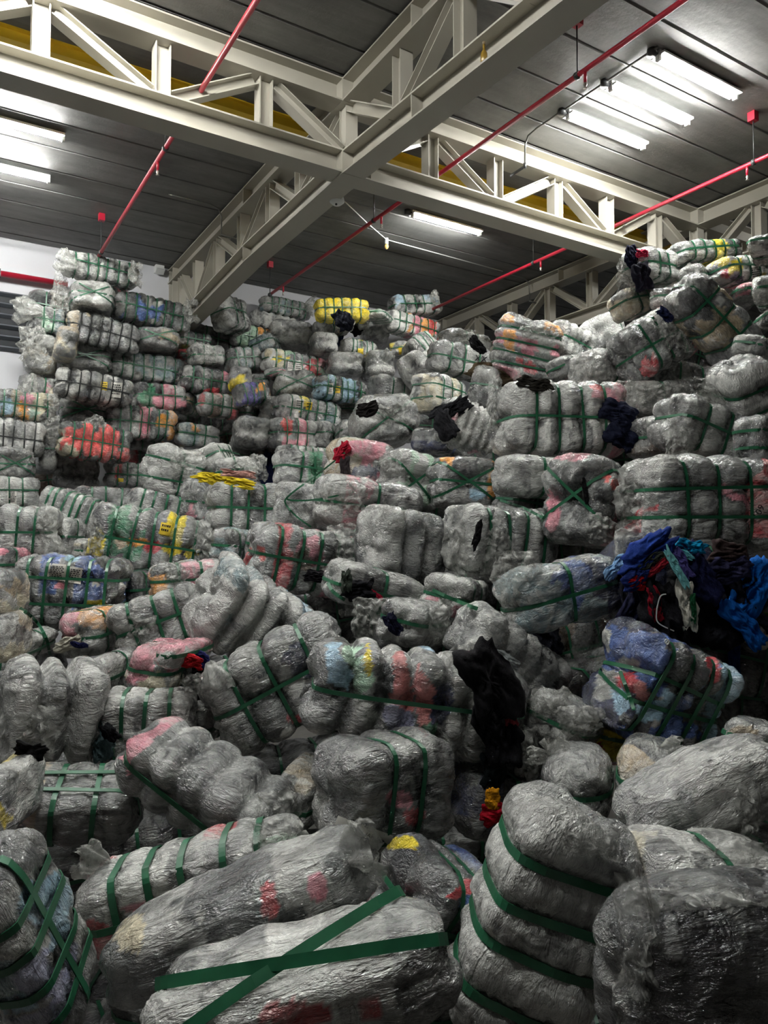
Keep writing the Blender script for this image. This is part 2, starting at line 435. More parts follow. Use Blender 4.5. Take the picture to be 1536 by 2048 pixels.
# ------------------------------------------------------------------ sprinkler pipes
def red_pipe(x, y0, y1, z, label, hangers, heads):
    t = empty('sprinkler_pipe', (x, (y0 + y1) / 2, z)); by = (y0 + y1) / 2
    m = MB(); m.tube([(0, y0 - by, 0), (0, y1 - by, 0)], .024, 12); m.build('pipe', M_RED, t, True)
    for y in hangers:
        h = MB(); h.box(-.04, y - by - .04, CEIL - z - .10, .04, y - by + .04, CEIL - z); b = h.build('hanger_block', M_RED, t)
        r = MB(); r.tube([(0, y - by, .02), (0, y - by, CEIL - z - .1)], .007, 6); r.tube([(0, y - by - .02, -.0), (0, y - by + .02, 0)], .034, 10); r.build('hanger_rod', M_DARK, t, True)
    for y in heads:
        h = MB(); h.tube([(0, y - by, 0), (.0, y - by, -.11)], .014, 8); h.build('drop', M_RED, t, True)
        h = MB(); h.tube([(0, y - by, -.11), (0, y - by, -.13), (0, y - by, -.15), (0, y - by, -.16)], [.010, .016, .008, .02], 8); h.build('sprinkler_head', M_BRASS, t, True)
    tag(t, label, 'pipe', 'red sprinkler pipes')
yz2 = lambda px, py, X: float(on_x(px, py, X)[1])
red_pipe(2.07, -9.3, 11.6, 6.0, 'red sprinkler pipe on the left, ending above the tall left stack', [7.7, 11.0, 3.0], [8.0, 4.0])
red_pipe(4.82, -9.3, 11.35, 6.0, 'dark red sprinkler pipe passing through the centre of the long truss', [yz2(1155, 165, 4.82), yz2(748, 430, 4.82), yz2(540, 580, 4.82)], [4.5, 7.9, 10.9])
red_pipe(7.56, -9.3, 12.4, 6.0, 'bright red sprinkler pipe on the right below the three lights', [yz2(1508, 330, 7.56), yz2(1067, 525, 7.56)], [4.75, 7.95])
p0 = on_y(-40, 540, 12.5); p1 = on_y(135, 570, 12.5)
t = empty('wall_pipe', (0, 12.5, p0[2]))
m = MB(); m.tube([(-7, 0, 0), (p1[0], 0, 0)], .045, 14); m.build('pipe', M_RED, t, True)
for xx in (-4, -1.2, .9):
    m = MB(); m.box(xx - .02, -.05, -.06, xx + .02, WALLY - 12.5, .06); m.build('wall_bracket', M_DARK, t)
tag(t, 'thick red pipe running along the white wall at the far left', 'pipe')

# louvre window in the end wall
lx1 = float(on_y(100, 640, WALLY)[0]); zt = float(on_y(0, 589, WALLY)[2]); zb = float(on_y(0, 697, WALLY)[2])
m = MB(); m.box(-2.5, WALLY - .02, zb, lx1, WALLY + .02, zt); w = m.build('window_1', plain('louvre_dark', (22, 25, 31), .6, .3, .1, 2)); tag(w, 'dark louvred opening in the white wall at the far left', kind='structure')
hh = (zt - zb) / 5
for k in range(6):
    z = zb + hh * k
    m = MB(); m.obox(((lx1 - 2.5) / 2, WALLY - .05, z), ((lx1 + 2.5) / 2, 0, 0), (0, .03, -.02), (0, .008, .012)); m.build('louvre_slat', M_LOUVL, w)
# wall light box, detector, bottle, cable
t = empty('wall_lamp', on_y(317, 540, WALLY - .03)); m = MB(); m.box(-.07, -.1, -.06, .07, .03, .06); m.build('lamp_housing', M_WHITE, t); m = MB(); m.obox((0, -.1, -.05), (.07, 0, 0), (0, .05, -.03), (0, .006, .01)); m.build('lamp_visor', M_WHITE, t)
tag(t, 'small white lamp housing high on the end wall beside the truss', 'lamp')
p = on_x(674, 404, BX + .12)
t = empty('smoke_detector', p); m = MB(); m.tube([(0, 0, .05), (0, 0, .015), (0, 0, -.0), (0, 0, -.03)], [.07, .08, .08, .045], 20); m.build('housing', M_WHITE, t, True); m = MB(); m.tube([(-.02, -.02, -.03), (-.02, -.02, -.045)], .012, 8); m.build('sensor', M_DARK, t, True)
tag(t, 'white round smoke detector under the middle truss', 'detector')
pb = on_z(773, 492, CEIL - .12)
t = empty('bulb_holder', pb); m = MB(); m.tube([(0, 0, .12), (0, 0, .03)], .03, 12); m.build('socket', M_WHITE, t, True); m = MB(); m.tube([(0, 0, .03), (0, 0, .0), (0, 0, -.03), (0, 0, -.05)], [.02, .036, .03, .008], 12); m.build('bulb', plain('warm_glass', (230, 190, 120), .2, .6, .03), t, True)
tag(t, 'small bulb holder on the ceiling slab below the middle truss', 'lamp')
q0 = on_z(690, 405, CEIL - .02); 
m = MB(); m.tube([q0 + np.array([0, 0, .01]), (q0 + pb) / 2 * np.array([1, 1, 0]) + np.array([0, 0, CEIL - .03]), np.array([pb[0], pb[1], CEIL - .02]), np.array([pb[0] + 2.4, pb[1] + .1, CEIL - .02])], .008, 6)
tag(m.build('ceiling_cable', M_WHITE, None, True), 'thin white cable running along the ceiling to the bulb holder', 'cable')
pt = on_x(968, 118, BX - .10)
t = empty('glass_bottle', (pt[0], pt[1], float(np.interp(pt[1], [2, 6.42], [5.35, 5.555])) + .016))
m = MB(); m.tube([(0, 0, 0), (0, 0, .01), (0, 0, .07), (0, 0, .10), (0, 0, .14)], [.022, .026, .026, .01, .01], 14); m.build('body', plain('amber_glass', (150, 120, 50), .1, .6, .1), t, True)
m = MB(); m.tube([(0, 0, .14), (0, 0, .16)], .012, 10); m.build('cap', plain('cap_tan', (150, 130, 100), .4), t, True)
tag(t, 'small amber glass bottle left standing on the lower flange of the middle truss', 'bottle')

# ------------------------------------------------------------------ bale builder
PAL = dict(w=(206, 206, 202), c=(206, 196, 168), g=(112, 113, 114), d=(60, 62, 65), k=(34, 35, 40), b=(62, 88, 148), l=(150, 184, 206), n=(30, 37, 72),
           r=(186, 46, 58), s=(228, 84, 80), p=(208, 126, 142), y=(236, 212, 40), o=(236, 158, 58), t=(164, 148, 122), G=(36, 112, 74), m=(180, 216, 188),
           v=(92, 84, 150), V=(142, 144, 172), q=(206, 122, 120), u=(98, 80, 66), a=(104, 126, 132), x=(158, 158, 155))
PAL = {k: np.array(srgb(*v)) for k, v in PAL.items()}
_lat = {}
def lattice(nx, ny, nz):
    if (nx, ny, nz) in _lat: return _lat[(nx, ny, nz)]
    I, J, K = np.meshgrid(np.arange(nx + 1), np.arange(ny + 1), np.arange(nz + 1), indexing='ij')
    s = (I == 0) | (I == nx) | (J == 0) | (J == ny) | (K == 0) | (K == nz)
    idx = -np.ones(I.shape, int); idx[s] = np.arange(s.sum())
    p = np.stack([I[s] / nx, J[s] / ny, K[s] / nz], 1) * 2 - 1
    fs = []
    def q(a, flip):
        f = np.stack([a[:-1, :-1], a[1:, :-1], a[1:, 1:], a[:-1, 1:]], -1).reshape(-1, 4)
        fs.append(f[:, ::-1] if flip else f)
    q(idx[0], True); q(idx[nx], False); q(idx[:, 0], False); q(idx[:, ny], True); q(idx[:, :, 0], True); q(idx[:, :, nz], False)
    r = (p, np.concatenate(fs)); _lat[(nx, ny, nz)] = r
    return r
def superq(p, k):
    return p / ((np.abs(p) ** k).sum(1) ** (1 / k))[:, None]
_fitp = superq(np.concatenate([lattice(8, 8, 8)[0]]), 5.0)

def rot(axis, deg):
    a = math.radians(deg); k = np.array(axis, float); k /= np.linalg.norm(k)
    K = np.array([[0, -k[2], k[1]], [k[2], 0, -k[0]], [-k[1], k[0], 0]])
    return np.eye(3) + math.sin(a) * K + (1 - math.cos(a)) * K @ K
def orient(yaw, roll, tilt):
    y = math.radians(yaw)
    ex = RT * math.cos(y) + F0 * math.sin(y); ey = -RT * math.sin(y) + F0 * math.cos(y)
    return rot(F0, roll) @ rot(RT, tilt) @ np.stack([ex, ey, [0, 0, 1.0]], 1)
def fit(cx, cy, w, h, roll, yaw, z, tilt, E, wr, Lf):
    """real size and centre of a body that fills w x h pixels (along / across its own image axis) at depth z"""
    M = orient(yaw, roll, tilt)
    c = P(cx, cy, z); a = math.radians(roll); Rm = np.array([[math.cos(a), math.sin(a)], [-math.sin(a), math.cos(a)]])
    w, h = w * 1.07, h * 1.08
    pw, ph = w * z / FPX, h * z / FPX
    turned = not E and abs(yaw) >= 35
    dim = np.array([Lf or .95, pw, ph]) if E else np.array([pw, pw * .65, ph]) if turned else np.array([pw, ph * wr, ph])
    for _ in range(14):
        q = proj(c + (_fitp * dim / 2) @ M.T)
        qr = q @ Rm.T; ex = qr.max(0) - qr.min(0)
        fw, fh = np.clip(w / ex[0], .7, 1.4), np.clip(h / ex[1], .7, 1.4)
        if E: dim[1] = np.clip(dim[1] * fw, .14, 1.6)
        else: dim[0] = np.clip(dim[0] * fw, .12, 2.2)
        dim[2] = np.clip(dim[2] * fh, .12, 1.4)
        if turned: dim[1] = dim[0] * .65
        elif not E: dim[1] = np.clip(dim[2] * wr, .38, .9)
        mid = (q.max(0) + q.min(0)) / 2
        cc = proj(c[None])[0]; c = P(*(cc + np.array([cx, cy]) - mid), z)
    return c, M, dim

def hull2(p):
    p = p[np.lexsort((p[:, 1], p[:, 0]))]
    def half(pts):
        h = []
        for q in pts:
            while len(h) > 1 and (h[-1][0] - h[-2][0]) * (q[1] - h[-2][1]) - (h[-1][1] - h[-2][1]) * (q[0] - h[-2][0]) <= 0: h.pop()
            h.append(q)
        return h
    pts = p.tolist()
    return np.array(half(pts)[:-1] + half(pts[::-1])[:-1])
def strap_mesh(v, n, d, width, samples, spacing):
    """taut closed band lying on the body's outside in the plane n.x = d"""
    n = np.array(n, float); n /= np.linalg.norm(n)
    a = np.cross(n, [0.31, .84, .44]); a /= np.linalg.norm(a); b = np.cross(n, a)
    near = np.abs(v @ n - d) < max(spacing * .8, width * .6)
    if near.sum() < 8: return None
    q = v[near]; h = hull2(np.stack([q @ a, q @ b], 1))
    if len(h) < 5: return None
    seg = np.linalg.norm(np.roll(h, -1, 0) - h, axis=1); cum = np.concatenate([[0], np.cumsum(seg)])
    hh = np.concatenate([h, h[:1]]); s = np.linspace(0, cum[-1], samples, endpoint=False)
    r = np.stack([np.interp(s, cum, hh[:, 0]), np.interp(s, cum, hh[:, 1])], 1)
    t = np.roll(r, -1, 0) - np.roll(r, 1, 0); t /= np.linalg.norm(t, axis=1)[:, None]
    o = np.stack([t[:, 1], -t[:, 0]], 1)
    vv = []
    for off, sd in ((.0015, -1), (.0015, 1), (.0055, 1), (.0055, -1)):
        rr = r + o * off
        vv.append(rr[:, :1] * a + rr[:, 1:] * b + n * (d + sd * width / 2))
    vv = np.stack(vv, 1).reshape(-1, 3); f = []
    i = np.arange(samples); j = (i + 1) % samples
    for k in range(4):
        k2 = (k + 1) % 4
        f.append(np.stack([i * 4 + k, i * 4 + k2, j * 4 + k2, j * 4 + k], 1))
    return vv, np.concatenate(f)

BALES = {}
SPECS = []
def B(key, cx, cy, w, h, roll, yaw, z, n, g, col, label, **kw):
    SPECS.append(dict(key=key, cx=cx, cy=cy, w=w, h=h, roll=roll, yaw=yaw, z=z, n=n, g=g, col=col, label=label, **kw))
def fit_spec(s):
    if s.get('E'):
        los = 90 - math.degrees(math.atan((s['cx'] - CX) / FPX))
        s.setdefault('yaw0', s['yaw']); s['yaw'] = los + .3 * (s['yaw0'] - los)
    return fit(s['cx'], s['cy'], s['w'], s['h'], s['roll'], s['yaw'], s['z'], s.get('tilt', 0), s.get('E', 0), s.get('wr', 1.05), s.get('Lf'))
def small_to_end():
    """bodies of which only a small face shows stand with their length pointing away"""
    for s in SPECS:
        if s.get('E'): continue
        d = fit_spec(s)[2]
        if d[0] < .5 and abs(s['roll']) < 30:
            s['E'] = 1; s['Lf'] = .62; s['g'] = max(s['g'], 1)
        elif abs(s['yaw']) >= 35 and d[0] < .6 and abs(s['roll']) < 50:
            s['E'] = 1; s['Lf'] = .66
def wall_limit(s, c, M, dim):
    # keep the body in front of the end wall
    wl = WALLY - (.27 if min(abs(c[0] - BX), abs(c[0] - CXX)) < .75 else .02)
    return wl - (c[1] + (np.abs(M[1]) * dim / 2).sum() * .93)
def relax(iters=40):
    """settle the bales: where two bodies would share space, slide the farther one back and the nearer one forward along their lines of sight"""
    F = [fit_spec(s) for s in SPECS]; z0 = [s['z'] for s in SPECS]
    core = _fitp * .9
    for it in range(iters):
        mv = np.zeros(len(SPECS)); tot = 0
        C_ = np.array([f[0] for f in F]); R_ = np.array([np.linalg.norm(f[2]) / 2 for f in F])
        for i in range(len(F)):
            d = np.linalg.norm(C_ - C_[i], axis=1)
            for j in np.nonzero(d < (R_ + R_[i]) * .85)[0]:
                if j <= i: continue
                ci, Mi, di = F[i]; cj, Mj, dj = F[j]
                q = ((ci + (core * di / 2) @ Mi.T) - cj) @ Mj / (dj * .9 / 2)
                a = (((np.abs(q)) ** 4.6).sum(1) < 1).mean()
                q = ((cj + (core * dj / 2) @ Mj.T) - ci) @ Mi / (di * .9 / 2)
                a += (((np.abs(q)) ** 4.6).sum(1) < 1).mean()
                if a < .02: continue
                tot += a; st = min(.10, .03 + a * .15)
                n_, f_ = (i, j) if SPECS[i]['z'] <= SPECS[j]['z'] else (j, i)
                mv[f_] += st; mv[n_] -= st * .7
        for i, s in enumerate(SPECS):
            if mv[i] == 0: continue
            s['z'] = float(np.clip(s['z'] + np.clip(mv[i], -.12, .12), z0[i] * (.96 if z0[i] > 9.7 else .87), z0[i] * (1.035 if z0[i] > 9.7 else 1.15))); F[i] = fit_spec(s)
            lim = wall_limit(s, *F[i])
            if lim < 0: s['z'] += lim * .95; F[i] = fit_spec(s)
    print('relax: remaining', round(tot, 2))
SKY = [(0, 800), (112, 800), (128, 520), (265, 520), (290, 600), (375, 622), (395, 670), (440, 620), (490, 650), (530, 608), (620, 608), (640, 618), (725, 612), (760, 632), (790, 610), (866, 605), (876, 680), (975, 690), (1015, 665), (1100, 672), (1190, 668), (1236, 650), (1232, 600), (1252, 515), (1350, 515), (1420, 500), (1536, 500), (1536, 2048), (0, 2048)]
def fill_gaps():
    """further bales deeper in the heap wherever a gap between the bales would show the bare floor or wall, and the heap's continuation past both sides of the view"""
    st = 8; X0, X1 = -240, 1800; nx, ny = (X1 - X0) // st, 2048 // st
    X, Y = np.meshgrid(X0 + np.arange(nx) * st + st / 2, np.arange(ny) * st + st / 2, indexing='xy')
    sky = [(X0, 830)] + SKY[:-3] + [(1536, 500), (X1, 560), (X1, 2048), (X0, 2048)]
    ins = np.zeros((ny, nx), bool); xs_, ys_ = np.array([p[0] for p in sky], float), np.array([p[1] for p in sky], float)
    for i in range(len(sky)):
        x1, y1, x2, y2 = xs_[i - 1], ys_[i - 1], xs_[i], ys_[i]
        c = ((y1 > Y) != (y2 > Y)) & (X < (x2 - x1) * (Y - y1) / (y2 - y1 + 1e-9) + x1); ins ^= c
    out = (X < -16) | (X > 1552)
    ins &= (X < -40) | (X > 1580) | ~out
    cov = np.zeros((ny, nx), bool)
    dense = superq(lattice(26, 26, 26)[0], 4.6) * .95
    def paint(f):
        pts = f[0] + (dense * f[2] / 2) @ f[1].T; q = proj(pts); zz = (pts - CAM) @ FW
        ix, iy = ((q[:, 0] - X0) // st).astype(int), (q[:, 1] // st).astype(int); ok = (ix >= 0) & (ix < nx) & (iy >= 0) & (iy < ny) & (zz > .3)
        cov[iy[ok], ix[ok]] = True
    for s in SPECS: paint(fit_spec(s))
    cz = np.array([(s['cx'], s['cy'], s['z']) for s in SPECS]); k = 0; rg = np.random.RandomState(5); n0 = len(SPECS)
    named = list(SPECS); used = set()
    def nearest_name(x, y, lead):
        for o in sorted(named, key=lambda o: math.hypot(o['cx'] - x, (o['cy'] - y) * 1.3)):
            ph = o['label'].split(',')[0]
            for cut in (' with ', ' in ', ' behind ', ' under ', ' below ', ' beside ', ' above ', ' between ', ' right of ', ' left of ', ' at '):
                if len(ph.split()) > 8: ph = ph.split(cut)[0]
            lab = lead + ' '.join(ph.split()[:8])
            if lab not in used: used.add(lab); return lab
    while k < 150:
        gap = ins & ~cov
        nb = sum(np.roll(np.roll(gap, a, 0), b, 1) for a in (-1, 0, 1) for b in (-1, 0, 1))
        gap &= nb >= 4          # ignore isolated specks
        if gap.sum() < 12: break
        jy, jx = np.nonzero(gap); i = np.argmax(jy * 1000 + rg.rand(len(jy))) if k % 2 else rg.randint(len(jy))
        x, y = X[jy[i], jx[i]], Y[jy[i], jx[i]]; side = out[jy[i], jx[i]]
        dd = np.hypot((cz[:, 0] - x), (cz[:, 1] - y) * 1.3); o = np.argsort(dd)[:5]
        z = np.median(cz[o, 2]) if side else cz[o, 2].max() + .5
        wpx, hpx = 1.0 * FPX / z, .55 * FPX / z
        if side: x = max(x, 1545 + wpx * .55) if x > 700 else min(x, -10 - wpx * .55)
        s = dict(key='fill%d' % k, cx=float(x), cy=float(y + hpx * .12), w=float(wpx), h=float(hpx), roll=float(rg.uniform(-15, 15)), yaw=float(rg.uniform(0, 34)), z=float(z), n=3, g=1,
                 col=(['gxg', 'xwg', 'dgx', 'xgp'] if side else ['dkd', 'dkg', 'kud', 'dgk'])[k % 4], film=.4 if side else .16, res=.7, sw=.018,  # gap bales coloured dark to stand in for deep shade
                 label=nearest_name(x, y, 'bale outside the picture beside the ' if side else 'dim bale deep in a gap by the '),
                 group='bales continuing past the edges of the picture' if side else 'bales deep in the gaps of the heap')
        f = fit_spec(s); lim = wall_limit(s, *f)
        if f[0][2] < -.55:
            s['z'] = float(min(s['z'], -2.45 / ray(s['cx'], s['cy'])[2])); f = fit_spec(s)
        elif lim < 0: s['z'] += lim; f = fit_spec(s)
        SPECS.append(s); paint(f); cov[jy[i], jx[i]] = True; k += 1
    print('gap bales', k)
def build_all():
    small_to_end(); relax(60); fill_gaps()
    for s in SPECS: s.pop('yaw0', None)
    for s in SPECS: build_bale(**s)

def build_bale(key, cx, cy, w, h, roll, yaw, z, n, g, col, label, E=0, X=0, xs=0, gy=0, film=.42, K=0, wr=1.05, Lf=None, tilt=0, k=4.6, lump=1.0, depth=1.0, sw=.021, name='clothing_bale', cat='bale', seed=None, res=1.0, group='strapped clothing bales in the heap', mono=0, spots=(), lines=(), bare=''):
    rng = np.random.RandomState(seed if seed is not None else (sum(map(ord, key)) * 131 + int(cx * 7 + cy * 13)) % 100000)
    c, M, dim = fit(cx, cy, w, h, roll, yaw, z, tilt, E, wr, Lf)
    sp = np.clip(z / FPX * 5.0 / res, .014, .035)
    nn = [int(np.clip(round(x / sp), 8, 110)) for x in dim]
    p, f = lattice(*nn)
    v = superq(p, k) * dim / 2
    nrm = np.sign(p) * np.abs(superq(p, k)) ** (k - 1) / dim; nrm /= np.linalg.norm(nrm, axis=1)[:, None] + 1e-9
    so = rng.uniform(-50, 50, 3)
    s = (dim[1] * dim[2]) ** .5
    # strap planes
    pl = []
    jit = lambda a: rng.uniform(-a, a)
    for i in range(n):
        x = ((i + 1) / (n + 1) - .5) * dim[0] * (.94 if n > 2 else .8) + jit(.012 * dim[0])
        pl.append(((1, jit(.05), jit(.05)), x, 1.25 if 'n' in bare else 1.0, 'n'))
    for i in range(g):
        pl.append(((jit(.04), jit(.03), 1), ((i + 1) / (g + 1) - .5) * dim[2] * .95 + jit(.02), 1.1 if 'g' in bare else .8, 'g'))
    for i in range(gy):
        pl.append(((jit(.04), 1, jit(.03)), ((i + 1) / (gy + 1) - .5) * dim[1] * .95 + jit(.02), .8, 'y'))
    if X:
        a = math.atan2(dim[2], dim[1]) * .8
        pl.append(((0, math.sin(a), math.cos(a)), jit(.02), .9, 'x')); pl.append(((0, -math.sin(a), math.cos(a)), jit(.02), .9, 'x'))
    if xs:
        a = math.atan2(dim[2], dim[0]) * .85
        pl.append(((math.sin(a), 0, math.cos(a)), jit(.03), .9, 'x')); pl.append(((-math.sin(a), 0, math.cos(a)), jit(.03), .9, 'x'))
    for (x1, y1, x2, y2) in lines:
        # strap through two marked places on the near face and round the back through the middle
        zf = z - dim[1] * .38; u1, u2 = (P(x1, y1, zf) - c) @ M, (P(x2, y2, zf) - c) @ M
        back = np.array([0, dim[1] * .3, 0]); nv = np.cross(u1 - back, u2 - back); nv /= np.linalg.norm(nv); pl.append((tuple(nv), float(nv @ back), 1.0, 'l'))
    # low lumps, end tucks
    v = v + nrm * ((noise(v * (2.2 / s) + so) * .042 + noise(v * (4.5 / s) - so) * .010) * s * lump)[:, None]
    tq = (v[:, 1] / dim[1]) ** 2 + (v[:, 2] / dim[2]) ** 2
    ang = np.arctan2(v[:, 2] / dim[2], v[:, 1] / dim[1])
    endm = np.clip((np.abs(p[:, 0]) - .75) / .25, 0, 1) ** 1.5
    fold = (np.sin(ang * rng.randint(3, 6) + so[0] + noise(v * 5 + so) * 2.5) * .035 + np.abs(noise(v * np.array([5, 9, 9]) + so)) * .05) * s
    v[:, 0] -= np.sign(p[:, 0]) * endm * (fold + .05 * s * np.exp(-tq * 40))
    sig_all = np.zeros(len(v))
    for (nv, d, st, ty) in pl:
        nv = np.array(nv, float); nv /= np.linalg.norm(nv)
        dist = np.abs(v @ nv - d)
        if nv[0] > .9: sig = .23 * dim[0] / (n + 1)
        else: sig = .11 * s
        val = np.exp(-dist / sig) * .8 + np.exp(-(dist / (sw * 1.3)) ** 2) * .2
        rad = v - np.outer(v @ nv, nv); rl = np.linalg.norm(rad, axis=1)[:, None] + 1e-6
        v = v - rad / rl * (val * .118 * s * st * depth)[:, None] * np.clip(rl / (.3 * s), 0, 1)
        sig_all = np.maximum(sig_all, val)
    # film wrinkles: run across the straps, strongest beside them
    wq = v * np.array([5.0, 26.0, 26.0]) + so
    wr1 = 1 - 2 * np.abs(noise(wq)); wr2 = 1 - 2 * np.abs(noise(v * np.array([11., 30., 30.]) * 1.7 + so))
    cr = np.abs(noise(v * 8.5 + so * 2)); 
    v = v + nrm * ((wr1 * .010 + wr2 * .004) * (.5 + 1.1 * sig_all) * lump + (cr - .25) * -.010 * lump)[:, None]
    # cloth colours
    ns = max(n + 1, 3) if not E else max(g + 1, 3)
    ncell = ns * (9 if not mono else 2)
    seeds = (rng.rand(ncell, 3) - .5) * dim * np.array([1, 1.1, 1.1])
    letters = []
    chars = list(col); dull = 'gddxkgkgd'
    for i in range(ncell):
        if E: sec = int((seeds[i, 2] / dim[2] + .5) * len(chars))
        else: sec = int((seeds[i, 0] / dim[0] + .5) * len(chars))
        sec = min(max(sec, 0), len(chars) - 1); ch = chars[sec]
        if not mono and rng.rand() < .42: ch = dull[rng.randint(len(dull))] if rng.rand() < .7 else chars[rng.randint(len(chars))]
        letters.append(ch)
    warp = np.stack([noise(v * 6 + so + 11 * a) for a in range(3)], 1) * .07
    pv = (v + warp)
    sc = np.array([1.3, .9, .9]) if not E else np.array([.5, .8, 1.4])
    if not E and len(chars) > 1:
        # keep colour within its strap section
        secv = np.clip(((pv[:, 0] - warp[:, 0]) / dim[0] + .5) * len(chars), 0, len(chars) - 1e-6).astype(int)
        best = np.full(len(v), 1e9); colr = np.zeros((len(v), 3))
        for i in range(ncell):
            si = min(max(int((seeds[i, 0] / dim[0] + .5) * len(chars)), 0), len(chars) - 1)
            dd = (((pv - seeds[i]) * sc) ** 2).sum(1) + (secv != si) * .15
            mm = dd < best; best[mm] = dd[mm]; colr[mm] = PAL[letters[i]] * rng.uniform(.8, 1.15)
    else:
        best = np.full(len(v), 1e9); colr = np.zeros((len(v), 3))
        for i in range(ncell):
            dd = (((pv - seeds[i]) * sc) ** 2).sum(1); mm = dd < best; best[mm] = dd[mm]; colr[mm] = PAL[letters[i]] * rng.uniform(.8, 1.15)
    al = np.clip(film * .92 + noise(v * 4.5 + so) * .5, .04, .95)
    if spots:
        # single pieces of clothing showing through the film on the near side
        wp = v @ M.T + c; q = proj(wp); nw = nrm @ M.T; face = (nw * (CAM - wp)).sum(1) > -.05
        wz = np.stack([noise(v * 5 + so) * .7 + noise(v * 17 - so) * .3, noise(v * 5 - so) * .7 + noise(v * 17 + so) * .3], 1)
        for (sx, sy, rx, ry, ch) in spots:
            e = (((q - (sx, sy)) / (rx, ry) + wz) ** 2).sum(1) ** .5
            mk_ = face & (e < 1); colr[mk_] = PAL[ch]; al[mk_] = np.minimum(al[mk_], max(.06, film * .6))
    rgba = np.concatenate([np.clip(colr, 0, 1), al[:, None]], 1).astype(np.float32)
    t = empty(name, c, M)
    me = mesh_np('wrapped_body', v, f); at = me.color_attributes.new('cloth', 'FLOAT_COLOR', 'POINT'); at.data.foreach_set('color', rgba.ravel())
    add('wrapped_body', me, M_WRAP, t)
    smp = int(np.clip(max(w, h) / 4, 20, 64))
    for (nv, d, st, ty) in pl:
        if ty in bare: continue
        r = strap_mesh(v, nv, d, sw, smp, sp)
        if r is None: continue
        add('strap', mesh_np('strap', *r, smooth=False), M_STRAPK if K else M_STRAP, t)
    tag(t, label, cat, group)
    BALES[key] = dict(t=t, c=c, M=M, dim=dim, v=v, f=f, z=z)
    return t

def surf_z(px, py, default):
    r = ray(px, py); ln = np.linalg.norm(r)
    h = SC.ray_cast(bpy.context.view_layer.depsgraph, Vector(CAM), Vector(r / ln))
    return float(np.linalg.norm(np.array(h[1]) - CAM) / ln) if h[0] and h[4].name.split('.')[0] in ('wrapped_body', 'strap') else default
def local(key, pts):
    b = BALES[key]; return (pts - b['c']) @ b['M']
def flap(key, cx, cy, w, h, roll=0, z=None, seed=0, bulge=.35, name='plastic_flap', mat=None, droop=0.0):
    """loose crumpled sheet of film belonging to a bale"""
    rng = np.random.RandomState(seed + int(cx)); so = rng.uniform(-50, 50, 3)
    nr, na = 12, 40
    r = np.linspace(0, 1, nr + 1)[1:]; a = np.linspace(0, 2 * math.pi, na, endpoint=False)
    R_, A_ = np.meshgrid(r, a, indexing='ij')
    out = 1 + .28 * noise(np.stack([np.cos(a) * 1.6, np.sin(a) * 1.6, a * 0], 1) + so) + .10 * noise(np.stack([np.cos(a) * 5, np.sin(a) * 5, a * 0], 1) + so)
    sq = 1 / np.maximum(np.abs(np.cos(a)), np.abs(np.sin(a))) ** .55
    x = (R_ * np.cos(A_) * (out * sq)[None]).ravel(); y = (R_ * np.sin(A_) * (out * sq)[None]).ravel()
    x = np.concatenate([[0], x]); y = np.concatenate([[0], y]); rr = np.concatenate([[0], R_.ravel()])
    if z is None: z = min(surf_z(cx, cy, BALES[key]['z']), BALES[key]['z'] + .1)
    W, H = w * z / FPX / 2, h * z / FPX / 2; s = (W * H) ** .5
    z += bulge * s * .35
    q = np.stack([x * W, y * H, np.zeros_like(x)], 1)
    dz = bulge * s * (1 - rr ** 2) + (np.abs(noise(q * (2.6 / s) + so)) * .55 + noise(q * (6 / s) + so) * .10 - .12) * s
    q[:, 2] = dz
    q[:, :2] += np.stack([noise(q * (3 / s) + so + 7), noise(q * (3 / s) + so + 19)], 1) * .16 * s
    ca, sa = math.cos(math.radians(roll)), math.sin(math.radians(roll))
    ex, ey = RT * ca - UP * sa, RT * sa + UP * ca
    pw = P(cx, cy, z) + q[:, :1] * ex + q[:, 1:2] * ey - q[:, 2:] * FW
    f = [(0, 1 + k, 1 + (k + 1) % na) for k in range(na)]
    g4 = []
    for i in range(nr - 1):
        for k in range(na):
            a0, a1, b0, b1 = 1 + i * na + k, 1 + i * na + (k + 1) % na, 1 + (i + 1) * na + k, 1 + (i + 1) * na + (k + 1) % na
            f += [(a0, b0, b1), (a0, b1, a1)]
    b = BALES[key]
    return add(name, mesh_np(name, local(key, pw), np.array(f)), mat or M_FILM, b['t'])
